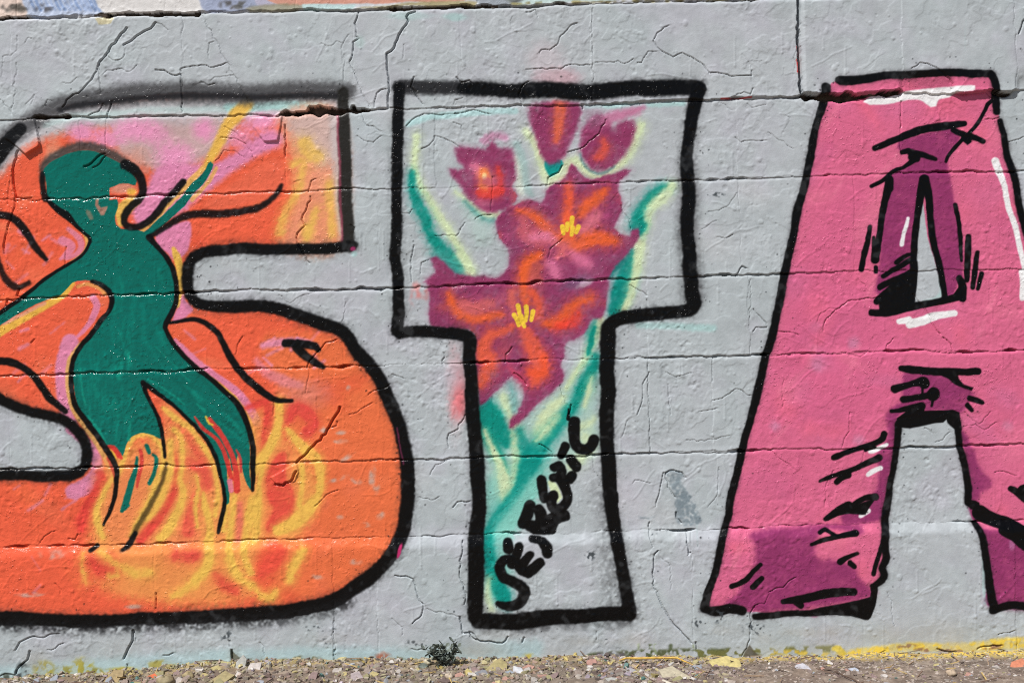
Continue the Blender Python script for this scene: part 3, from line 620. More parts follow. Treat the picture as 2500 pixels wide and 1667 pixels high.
for _ in range(60):
    u0, v0, an, L = random.uniform(1780, 2480), random.uniform(230, 1460), random.uniform(-1.4, -.7), random.uniform(30, 110)
    stroke([(u0, v0), (u0 + L * math.cos(an), v0 + L * math.sin(an))], random.uniform(5, 16), random.choice([(228,128,154),(196,90,128)]), 12, random.uniform(.2, .5), gloss=None, mod=(PART == tag_id("A")).astype(np.float32))
# purple shading painted inside the letter
def shade(pts, soft=5, k=0, alpha=.97):
    fill(pts, APURP, soft + 22, .4, gloss=None, mod=STREAK)
    fill(pts, APURP, soft + 3, alpha, tag=f"A/shade/{k}", gloss=.6, mod=STREAK)
shade(T(3,0,"1200 1300 1420 1230 1680 1180 1760 1260 1700 1380 1630 1490 1630 1568 1650 1640 1280 1640 1290 1540 1360 1480 1260 1400 1200 1380"), 4, 1)
shade(T(3,1,"1150 60 1300 20 1630 -20 1650 40 1690 260 1740 500 1790 800 1790 1060 1740 1100 1690 1230 1600 1230 1540 960 1480 600 1430 140 1380 300 1360 600 1330 900 1310 1280 1010 1200 1010 1060 1030 850 1040 600 1080 380 1110 150"), 8, 1)
shade(T(3,2,"1240 340 1400 330 1600 340 1720 420 1850 480 1890 530 1850 600 1780 690 1700 680 1420 690 1250 690 1180 780 1180 900 1150 1100 1110 1280 1060 1560 1000 1640 920 1560 1000 1400 1020 1250 1000 1100 1060 1000 1100 880 1080 780 1110 680 1220 600 1230 480"), 9, 2)
shade(T(3,2,"1760 860 1820 920 1850 1000 1900 1090 1930 1200 2050 1350 2000 1420 1960 1440 1920 1540 1850 1520 1870 1380 1820 1200 1780 1000"), 10, 2)
shade(T(3,3,"-180 200 0 150 250 130 460 110 740 110 860 130 840 200 640 150 480 170 420 330 470 430 640 430 780 500 820 600 880 660 920 700 910 780 0 880 -280 870 -400 880 -380 800 -300 740 -140 500 -140 300"), 14, 3)
shade(T(3,3,"700 0 1040 -40 1050 60 900 100 700 100"), 10, 3)
shade(X("2364 1230 2384 1238 2392 1256 2380 1282 2400 1290 2460 1300 2520 1330 2600 1370 2720 1400 2740 1474 2425 1480 2412 1410 2395 1320 2376 1275"), 5, 4)
blob(2466,1325,9,16,(180,120,160),.6,.5); blob(1985,1497,10,6,(190,110,150),.6)
# white highlights
def hi(pts, w, k, soft=4): stroke(pts, np.array(w) + 3, WHITE, soft, .98, tag=f"A/highlight/{k}", gloss=.5)
fill(T(3,0,"870 940 960 880 1120 850 1230 850 1350 830 1700 800 1880 800 1880 840 1720 860 1660 900 1560 920 1540 980 1490 985 1380 920 1240 930 1100 960 930 965"), WHITE, 5, .98, tag="A/highlight/1", gloss=.45, warp=False)
hi(T(3,1,"2090 -20 2110 60 2150 200 2200 400 2260 560 2300 720 2340 880 2380 1100"), [17,16,12,12,12,11,10,12], 2)
hi(T(3,1,"2340 1000 2350 1100 2345 1240"), [16,14,10], 2)
hi(T(3,1,"1200 1440 1290 1430 1300 1460 1420 1440 1500 1410 1600 1390 1715 1370"), [10,14,18,20,18,14,12], 3)
hi(T(3,1,"1290 500 1270 580 1245 660 1230 740"), [5,7,7,9], 4)
hi(T(3,2,"945 1055 1000 1040 1080 1000"), [10,9,6], 5); hi(T(3,2,"920 1270 970 1240 1030 1215"), [9,10,9], 6)
hi(T(3,3,"850 40 900 10 930 -10"), [6,8,8], 7)
# grey counter of the A, then all black lines
fill(T(3,1,"1415 330 1400 450 1370 800 1340 1150 1305 1300 1420 1285 1610 1230 1570 1080 1540 950 1480 700 1440 480"), GREY, 3, 1, tag="", gloss=.12, smooth=False)
fill(T(3,1,"1560 1010 1600 1200 1420 1260 1530 1220 1570 1150"), (166,206,202), 8, .6, gloss=.12)
stroke(X("2362 1150 2366 1180"), 6, (166,210,205), 6, .6, gloss=.12); stroke(C5("525 1120 530 1160 540 1390"), [5,5,8], (166,210,205), 6, .5, gloss=.12)
HL = "A/hatch_line"
def hat(pts, w, k=0, soft=3.2): stroke(pts, np.array(w) * K + 4, BLACK, soft, .99, tag=nxt(HL), gloss=.7)
hat(T(3,0,"980 1365 1060 1330 1200 1270 1400 1190 1600 1150 1800 1130"), [40,44,46,60,70,44])
hat(T(3,0,"1700 1190 1800 1240 1900 1270 1970 1300"), [36,46,46,34])
fill(T(3,0,"1780 1230 1860 1250 1870 1310 1830 1340 1780 1300"), BLACK, 3, .99, tag=nxt(HL))
hat(T(3,0,"1850 1220 1920 1130 1980 1030 2020 960 2060 930"), [22,20,16,26,22], 0, 2.5)
hat(T(3,0,"1800 1270 1740 1340 1670 1420 1630 1490"), [24,20,18,12], 0, 2.5)
hat(T(3,0,"1230 1400 1280 1390 1320 1420 1400 1430 1530 1470"), [30,40,70,50,24])
hat(T(3,0,"1320 1450 1360 1470"), [70,50])
hat(T(3,0,"1340 1480 1240 1540 1150 1568 1050 1660 950 1720"), [40,20,24,24,22], 0, 2.5)
hat(T(3,1,"1110 140 1105 230"), [60,70]); hat(T(3,1,"1100 220 1070 350 1040 500 1010 700 985 880"), [60,50,46,44,52])
hat(T(3,1,"965 680 975 780 985 880"), [14,36,60]); hat(T(3,1,"930 580 905 760 865 965"), [24,36,36]); hat(T(3,1,"995 950 993 1000"), [26,22])
hat(T(3,1,"1430 145 1395 280 1375 480 1350 800 1330 1000 1315 1250"), [70,60,46,50,60,60]); hat(T(3,1,"1430 145 1470 300 1490 500 1530 750 1580 1000 1620 1230"), [70,60,44,46,44,50])
fill(T(3,1,"1310 960 1350 1020 1345 1150 1320 1290 1320 1330 1030 1345 1020 1280 1060 1180 1200 1040 1260 990"), BLACK, 3, .99, tag=nxt(HL), smooth=False)
hat(T(3,1,"1180 905 1250 860 1310 840"), [32,30,20]); hat(T(3,1,"1060 1040 1180 960 1310 890"), [30,34,34]); hat(T(3,1,"1030 1140 1120 1090 1240 1030"), [44,40,40]); hat(T(3,1,"1000 1260 1080 1190 1180 1110"), [46,40,40])
hat(T(3,1,"960 1362 1100 1360 1300 1315 1500 1280 1700 1235 1780 1210"), [50,54,54,50,56,54]); hat(T(3,1,"1785 1230 1785 1130 1755 1055"), [60,64,46])
fill(T(3,1,"1690 1230 1750 1130 1800 1140 1800 1230 1740 1260"), BLACK, 3, .99, tag=nxt(HL))
hat(T(3,1,"1715 370 1745 530 1770 700 1778 890"), [26,30,26,12]); hat(T(3,1,"1838 665 1838 850 1826 1075"), [40,44,34]); hat(T(3,1,"1918 810 1900 980 1876 1140"), [24,34,26]); hat(T(3,1,"1955 1015 1922 1150"), [26,20])
hat(T(3,2,"1215 300 1300 305 1500 320 1750 335 1925 325"), [40,60,60,56,50]); fill(T(3,2,"1560 340 1740 350 1760 400 1800 450 1890 470 1870 500 1800 480 1720 450 1660 400"), BLACK, 3, .99, tag=nxt(HL))
hat(T(3,2,"1160 490 1270 450 1380 420"), [60,44,60]); hat(T(3,2,"1420 425 1425 430"), [96,96]); hat(T(3,2,"1408 470 1407 540"), [12,8])
hat(T(3,2,"1235 585 1350 565 1450 550"), [50,44,50]); hat(T(3,2,"1505 540 1515 530"), [106,106]); hat(T(3,2,"1508 590 1498 645"), [12,7])
hat(T(3,2,"1130 695 1200 685 1300 665 1400 650"), [24,26,50,70])
hat(T(3,2,"1850 570 1910 585 1960 605"), [40,38,32]); hat(T(3,2,"1830 630 1870 675"), [34,24])
hat(T(3,2,"1060 900 1050 940 990 980 900 1010 760 1060 610 1115"), [44,44,40,34,34,40]); hat(T(3,2,"900 1045 980 1020"), [22,14])
hat(T(3,2,"1015 1120 900 1170 760 1230 600 1285 480 1330"), [54,40,34,30,16]); hat(T(3,2,"730 1270 680 1300 630 1345"), [64,44,36])
fill(T(3,2,"1000 1470 940 1510 720 1580 560 1650 520 1690 700 1640 900 1640 930 1590"), BLACK, 3, .99, tag=nxt(HL)); hat(T(3,2,"990 1475 900 1490 800 1540"), [50,40,30])
hat(T(3,3,"520 60 640 -10 740 -50"), [24,60,80]); hat(T(3,3,"470 175 520 150 560 170 620 210"), [30,26,24,22]); hat(T(3,3,"395 290 520 240 650 210 800 190"), [22,30,30,46])
hat(T(3,3,"645 440 700 405 810 365"), [46,34,16]); hat(T(3,3,"740 450 775 480"), [40,36]); hat(T(3,3,"1040 250 1000 400 955 550"), [20,26,30])
hat(T(3,3,"130 800 300 775 500 745 650 725 770 725"), [34,60,66,62,56]); hat(T(3,3,"240 800 290 830"), [40,50])
hat(T(2,3,"2000 665 2120 620 2200 540 2270 475"), [30,36,30,24]); hat(T(2,3,"2195 680 2240 640 2280 600"), [40,40,36])
hat(T(3,2,"2225 1400 2280 1430 2350 1480 2420 1520"), [44,60,80,90]); fill(T(3,2,"2290 1390 2350 1350 2440 1350 2440 1520 2340 1480"), BLACK, 3, .99, tag=nxt(HL))
hat(C5("520 860 600 905 700 940 784 980 860 1010"), [130,110,110,120,120]); hat(C5("640 965 720 1000 784 1035 850 1060"), [60,90,130,150])
fill(C5("450 780 520 800 525 835 470 840 440 810"), BLACK, 3, .99, tag=nxt(HL))
# outline
OA = "A/outline"
def outa(pts, w, soft=4.5):
    stroke(pts, np.array(w) + 7, (40,34,38), 16, .4, gloss=.3, mod=HALO)
    stroke(pts, np.array(w) + 1.0, BLACK, soft, .99, tag=OA, gloss=.6)
outa(X("2016 216 2012 236 2008 253 1995 298 1988 332 1982 370 1976 399 1963 453 1947 506 1936 560 1926 613 1915 666 1904 719 1894 772 1886 815 1878 847 1870 868 1854 934 1835 1006 1816 1086 1798 1160 1782 1230 1779 1258 1761 1316 1745 1378 1729 1431 1716 1480"), [22,18,18,18,18,17,17,18,19,18,18,18,19,19,19,18,18,18,18,18,18,18,17,17,17,18,20])
outa(X("1716 1484 1742 1488 1779 1482 1808 1487"), [18,22,24,22]); outa(X("1841 1500 1875 1496 1955 1490 2034 1488 2090 1484"), [14,16,14,20,30])
fill(T(3,3,"400 875 700 820 920 770 920 690 990 675 980 800 965 880 910 970 750 945 600 935 300 925"), BLACK, 3, .99, tag=OA)
outa(X("2127 1428 2150 1412 2156 1398 2151 1383 2160 1362 2156 1330 2158 1290 2160 1250 2164 1235 2176 1166 2184 1112 2189 1073 2194 1033"), [14,18,18,17,18,17,17,18,16,14,14,16,17])
fill(T(3,2,"1180 760 1290 680 1360 625 1430 640 1435 690 1600 685 1690 668 1755 690 1775 860 1710 860 1640 800 1630 765 1600 795 1460 815 1300 850 1225 840 1200 830"), BLACK, 3, .99, tag=OA, smooth=False)
outa(X("2336 1030 2340 1086 2351 1126 2362 1166 2367 1192 2364 1226"), [18,15,15,16,18,16])
outa(X("2378 1276 2392 1308 2402 1357 2411 1410 2418 1463 2426 1482"), [14,16,17,19,21,22]); outa(X("2420 1486 2466 1474 2500 1476 2560 1476 2740 1476"), [20,18,20,20,20])
outa(X("2048 199 2074 199 2114 196 2168 187 2221 187 2300 181 2380 181 2414 184"), [20,22,20,17,18,18,17,18]); outa(X("2414 184 2424 200 2431 239 2434 274"), [18,18,17,16])
outa(X("2441 296 2450 340 2460 383 2468 410 2479 453 2489 506 2500 549 2545 700 2600 900 2680 1200 2740 1476"), [14,14,16,18,18,17,18,18,18,18,18])

# ------------------------------------------------------------------ stains at the foot of the wall and exposed patches
spk = np.clip(.5 + .8 * N8 + .5 * N4, 0, 1)
stroke(X("-300 1660 0 1645 200 1630 500 1606 800 1600 1000 1600 1200 1590 1300 1580"), 46, (166,200,204), 30, .55, gloss=.15)
for u0,v0,ru,rv,c in ((112,1632,26,24,(170,160,60)),(160,1636,22,14,(150,146,60)),(205,1630,30,30,(178,168,66)),(240,1640,20,16,(150,146,70)),(20,1652,30,14,(80,90,80)),(60,1636,18,26,(70,78,80)),(310,1634,50,12,(184,172,74)),(400,1622,36,16,(178,168,86)),(440,1630,50,14,(160,156,86)),(520,1628,60,18,(196,190,120)),(640,1612,36,12,(120,118,84)),(700,1612,30,12,(128,124,96)),(745,1606,40,10,(118,116,86)),(880,1612,40,10,(120,120,96)),(935,1612,26,24,(176,108,84)),(970,1612,26,16,(120,118,86)),(1030,1616,30,12,(170,160,80)),(1290,1612,20,22,(206,186,80)),(1250,1612,26,14,(196,180,70))):
    blob(u0,v0,ru,rv,tuple(int(q*.9+8) for q in c),.95,.4,mod=np.clip(.15+1.1*spk,0,1))
stroke(X("1440 1604 1520 1600 1620 1595 1700 1592 1800 1590"), 26, (84,90,62), 10, .95, mod=spk, gloss=.1)
stroke(X("1460 1600 1520 1600"), 18, (110,100,116), 10, .7, mod=spk, gloss=.1)
for u0 in (1560,1588,1600,1636,1655,1690): stroke(X(f"{u0} 1572 {u0+2} 1606"), random.uniform(5,10), random.choice([(72,82,50),(84,94,58),(150,164,130)]), 6, .85, mod=spk, gloss=.1)
stroke(X("1700 1592 1840 1588 1930 1584 2040 1578"), 18, (112,112,66), 10, .95, mod=spk, gloss=.1)
stroke(X("2030 1578 2045 1580 2060 1596"), [10,18,12], (216,190,60), 6, .95, gloss=.2)
stroke(X("1880 1588 1960 1590 2060 1596"), 12, (214,186,76), 10, .85, mod=spk, gloss=.2)
stroke(X("2070 1590 2130 1584 2220 1578 2300 1576 2400 1574 2520 1566"), [12,20,22,20,24,34], (224,194,72), 12, .95, mod=np.clip(.55+spk,0,1), gloss=.2)
for u0,v0 in ((2210,1577),(2250,1585),(2310,1584),(2420,1578),(2350,1586)): blob(u0,v0,26,6,(128,96,84),.85,.6,-4,mod=spk)
fill(T(0,3,"2130 1250 2170 1290 2220 1330 2240 1360 2140 1365"), (86,88,74), 3, .95)
fill(T(2,3,"2180 1200 2220 1260 2260 1300 2120 1320 2140 1260"), (92,88,78), 4, .9)
fill(T(0,0,"865 170 1050 165 1020 215 900 225"), (200,192,158), 3, .95)
# slate-dark scuffs where the grey paint came off
for pts in (T(2,2,"1420 1250 1500 1235 1580 1290 1540 1330 1600 1430 1640 1470 1640 1560 1500 1600 1500 1480 1440 1400"), T(2,2,"1500 1480 1640 1470 1720 1620 1730 1700 1600 1730 1510 1700"), T(2,3,"1505 0 1640 -20 1740 60 1700 80 1580 90 1520 60"), T(2,3,"1150 30 1260 40 1330 20 1260 60 1180 55")):
    fill(pts, (116,130,138), 7, .8, gloss=.1, mod=np.clip(.7 + .35 * N4 + .2 * N8, 0, 1))
for u0,v0,ru,rv in ((1735,292-0,1,1),(1592,1302,14,3),(1620,1293,22,3),(1440,1352,14,14),(1600,1386,10,10),(1745,475,24,7),(1750,1500,16,18),(1700,1520,14,16),(780,1532,40,8),(800,1564,30,8),(1020,1565,30,10),(1100,1488,20,4),(1840,1530,30,16),(1480,1562,6,5),(560,1555,16,18)):
    blob(u0,v0,ru,rv,(60,66,70),.85,.5,mod=np.clip(1.4*N4-.6,0,1))
for u0,v0,w_ in ((1945,130,3),(1946,165,6)): stroke(X(f"{u0} {v0-14} {u0+3} {v0} {u0+2} {v0+14}"), w_, (196,40,40), 2, .9)
stroke(X("1760 244 1800 243 1834 240"), 3, (190,30,34), 2, .8)

# thin, uneven cover of the black and stray droplets round the lines
dark = COL.mean(-1) < .12
thin = np.clip(.5 * noise(7) + .5 * noise(34) - .55, 0, 1)
COL += (np.array((64, 66, 68), np.float32) / 255 - COL) * (thin * dark * .55)[..., None]
rs = random.Random(21)
edge_paths = [("S", S_POLY), ("A", A_POLY), ("T", X("973 213 1250 220 1702 215 1680 400 1680 650 1691 760 1569 772 1489 791 1484 953 1487 1166 1505 1316 1534 1495 1250 1516 1160 1508 1162 1330 1167 1219 1157 1033 1146 836 1117 810 971 812 971 666 967 533"))]
for _, path in edge_paths:
    for _ in range(260):
        i = rs.randrange(len(path)); a, b = path[i], path[(i + 1) % len(path)]; t_ = rs.random(); d_ = rs.gauss(0, 26)
        L = math.hypot(b[0] - a[0], b[1] - a[1]) + 1e-6
        blob(a[0] + (b[0] - a[0]) * t_ - (b[1] - a[1]) / L * d_, a[1] + (b[1] - a[1]) * t_ + (b[0] - a[0]) / L * d_, rs.uniform(1.2, 2.6), rs.uniform(1.2, 2.6), (22,22,24), rs.uniform(.3, .8), .6)
# dust and splash on the lowest course, faint washes of older colours
for _ in range(60):
    u0 = rs.uniform(-200, 2700); base = np.interp(u0, [0, 1250, 2500], [1640, 1600, 1580])
    blob(u0, base - rs.uniform(0, 60), rs.uniform(20, 70), rs.uniform(8, 30), rs.choice([(164,164,160),(158,168,168),(170,166,156)]), rs.uniform(.1, .35), .95, mod=(PART == 0).astype(np.float32))
for _ in range(70):
    u0, v0 = rs.uniform(0, 2500), rs.uniform(40, 1560)
    blob(u0, v0, rs.uniform(20, 110), rs.uniform(14, 60), rs.choice([(168,182,184),(184,182,192),(172,176,182),(188,190,192),(166,174,178)]), rs.uniform(.2, .5), .95, rs.uniform(-40, 40), mod=(PART == 0).astype(np.float32))
for _ in range(36):
    u0, v0, L = rs.uniform(0, 2500), rs.uniform(40, 1500), rs.uniform(30, 120)
    stroke([(u0, v0), (u0 + rs.gauss(0, 2), v0 + L)], rs.uniform(2, 5), rs.choice([(162,172,176),(188,190,194),(166,188,188)]), 5, rs.uniform(.2, .5), gloss=None, mod=(PART == 0).astype(np.float32))
# ------------------------------------------------------------------ relief of the wall (metres towards the viewer)
MM = 1e-3
H = ((0.035 + 0.08 * GLOSS) * N4 + 0.055 * N8 + 0.12 * N20 + 0.4 * N60 + 0.9 * N200).astype(np.float32) * MM
patchy = np.clip(.25 + .75 * noise(85), 0, 1.5)
for sc, th, hh in ((130, -.7, .5), (130, .5, .55), (75, .9, .45), (75, -1.0, .4), (240, 0., .6)):      # edges of older coats of paint and patched render
    nn = noise(sc) + .16 * noise(16) + .05 * noise(6)
    H += (hh * MM * sstep(th - .035, th + .035, nn)).astype(np.float32)
pit = noise(5.5)
H += (0.46 * MM * patchy * np.clip(pit - 0.9, 0, 2) - 0.46 * MM * patchy * np.clip(-pit - 1.0, 0, 2)).astype(np.float32)
H += 0.22 * MM * patchy * np.clip(noise(4.5, 8) - .8, 0, 2)

wob = 0.9 * noise(9) + 1.1 * noise(30)
rough = np.clip(0.75 + 0.35 * noise(14), 0.25, 1.5)
course = np.zeros((NZ, NX), np.int16)
VJ = []
for k, jt in enumerate(JOINTS):
    a = np.array(jt, float)
    VJ.append((np.interp(U, a[:, 0], a[:, 1]).astype(np.float32), np.interp(U, a[:, 0], a[:, 2]).astype(np.float32)))
    course += (V + wob > VJ[k][0]).astype(np.int16)
OFFSET = [2.5, 1.8, 0.2, 0.6, 0.2, 0.6, 0.0, 8.5]      # mm, each course sits a little proud or back
H += np.array(OFFSET[:7] + [0.0], np.float32)[course] * MM
for k, (vj, wj) in enumerate(VJ):
    t = V + wob - vj
    w = np.maximum(np.where(wj < 5.5, wj * .84, wj) * (rough if k else np.clip(rough, .7, 1.3)), 0.6); half = w * 0.5
    depth = np.minimum(2.2 * w * S + 0.8 * MM, 24 * MM) * np.clip((w - .6) / 3.0, .06, 1) * np.where(wj > 7, 1, np.clip(.75 + .95 * noise(34), .04, 1.3))
    g = np.clip((t + half + 0.6) / 1.2, 0, 1) * np.clip((half + 1.2 - t) / 1.2, 0, 1)
    H -= depth * g
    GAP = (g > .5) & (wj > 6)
    shaded_mortar = GAP
    COL[shaded_mortar] = np.array((84, 74, 66), np.float32) / 255 * (1 + .15 * N8[shaded_mortar])[:, None]; GLOSS[shaded_mortar] = 0  # bare mortar in wide gaps; its dark tone also paints in their shade
    bev, c = (9.0, 3.0 * MM) if k < 6 else (4.0, 0.8 * MM)
    H -= c * np.where(t > half, np.clip(1 - (t - half) / bev, 0, 1) ** 2, 0) * np.clip(wj / 3.5, .15, 1)
    H += 0.9 * MM * np.where(t <= -half + .5, np.clip(1 + (t + half) / 14.0, 0, 1) ** 2, 0) * np.clip(wj / 3, .4, 1.2)
    if k == 6: H += OFFSET[7] * MM * sstep(-6, 30, t) * (t > -half)
# upright joints
blockid = np.zeros((NZ, NX), np.int16)
for ci, ups in enumerate(UPRIGHTS):
    vm = 1450 if ci == 7 else (10 if ci == 0 else float(np.interp(1250, [j[0] for j in JOINTS[ci - 1]], [j[1] for j in JOINTS[ci - 1]])) + 95)
    ps = [((u - UC) * CR - (vm - VC) * SR, st) for u, st in ups]
    sp = 425
    left = [(ps[0][0] - sp * (i + 1), .4) for i in range(int((ps[0][0] + 2690) / sp))][::-1]
    right = [(ps[-1][0] + sp * (i + 1), .4) for i in range(int((2690 - ps[-1][0]) / sp))]
    ps = left + ps + right
    m = course == ci
    edges = np.array([p_ for p_, _ in ps])
    bi = np.searchsorted(edges, P + 1.2 * wob)
    blockid[m] = (ci * 40 + bi)[m]
    for p_, st in ps:
        i0, i1 = np.searchsorted(PX, [p_ - 14, p_ + 14])
        d = P[:, i0:i1] - p_ + 1.2 * wob[:, i0:i1]
        g = np.clip(1 - np.abs(d) / (1.4 + 0.9 * st), 0, 1) * (1.9 * st * MM) * np.clip(.5 + .6 * N20[:, i0:i1], .05, 1.2)
        H[:, i0:i1] -= np.where(m[:, i0:i1], g, 0)
    off = RNG.normal(0, 0.5, len(ps) + 2) * MM
    H += np.where(m, off[np.clip(bi, 0, len(off) - 1)], 0).astype(np.float32)
def crack(pts, w=2.4, d=2.5, lip=0.35, jag=1.6):
    """an open crack; the paint on one side lifts"""
    pts = np.array(pts, float)
    out = [pts[0]]
    for a, b in zip(pts[:-1], pts[1:]):
        L = np.hypot(*(b - a)); n = max(1, int(L / 9)); nrm = np.array([-(b - a)[1], (b - a)[0]]) / (L + 1e-6)
        for i in range(1, n + 1):
            out.append(a + (b - a) * i / n + nrm * (random.gauss(0, jag) if i < n else 0))
    pts = np.array(out); n = len(pts)
    w = np.interp(np.linspace(0, 1, n), np.linspace(0, 1, len(np.atleast_1d(w))), np.atleast_1d(w))
    m = 16
    js, is_ = win(pts[:, 0].min() - m, pts[:, 0].max() + m, pts[:, 1].min() - m, pts[:, 1].max() + m)
    dd, side = seg_dist(pts, np.zeros(n), False, js, is_, U[js, is_], V[js, is_], 14, True)
    wm = w.mean() * 0.5
    H[js, is_] -= (d * MM * np.clip(1.0 - (dd - wm + 1.0) / 1.4, 0, 1)).astype(np.float32)
    H[js, is_] += (lip * MM * np.exp(-np.clip(dd, 0, 99) / 6.0) * (side > 0) * (dd < 14)).astype(np.float32)

# the repaired panel at the upper right stands proud
pe = (1953 - UC) * CR - (110 - VC) * SR
m = (course == 1) & (P > pe) & (V + wob < VJ[1][0] - VJ[1][1] * .5)
flush = sstep(2185, 2205, U) * (1 - sstep(2318, 2336, U)) + sstep(2470, 2490, U)      # here the patch runs on over the joint
H += np.where(m, 8 * MM * sstep(-2, 12, P - pe) * (1 - np.clip(flush, 0, 1) * (1 - sstep(4, 60, VJ[1][0] - V))), 0).astype(np.float32)
m = (course == 1) & (P > pe - 60) & (P <= pe)
crack(X('1950 -20 1949 30 1947 90 1951 150 1952 205 1957 228'), 8, 15, 1.6, 1.2)

def plate(pts, h, fade=None):
    """a raised sheet of old paint with a sharp rim"""
    js, is_, sd = poly_sd(pts, 2.0, smooth=False)
    a = np.clip(.5 - sd / 2.0, 0, 1)
    if fade is not None:
        (u0, v0), (u1, v1) = fade
        a = a * np.clip(((U[js, is_] - u0) * (u1 - u0) + (V[js, is_] - v0) * (v1 - v0)) / ((u1 - u0) ** 2 + (v1 - v0) ** 2), 0, 1)
    H[js, is_] += (a * h * MM).astype(np.float32)

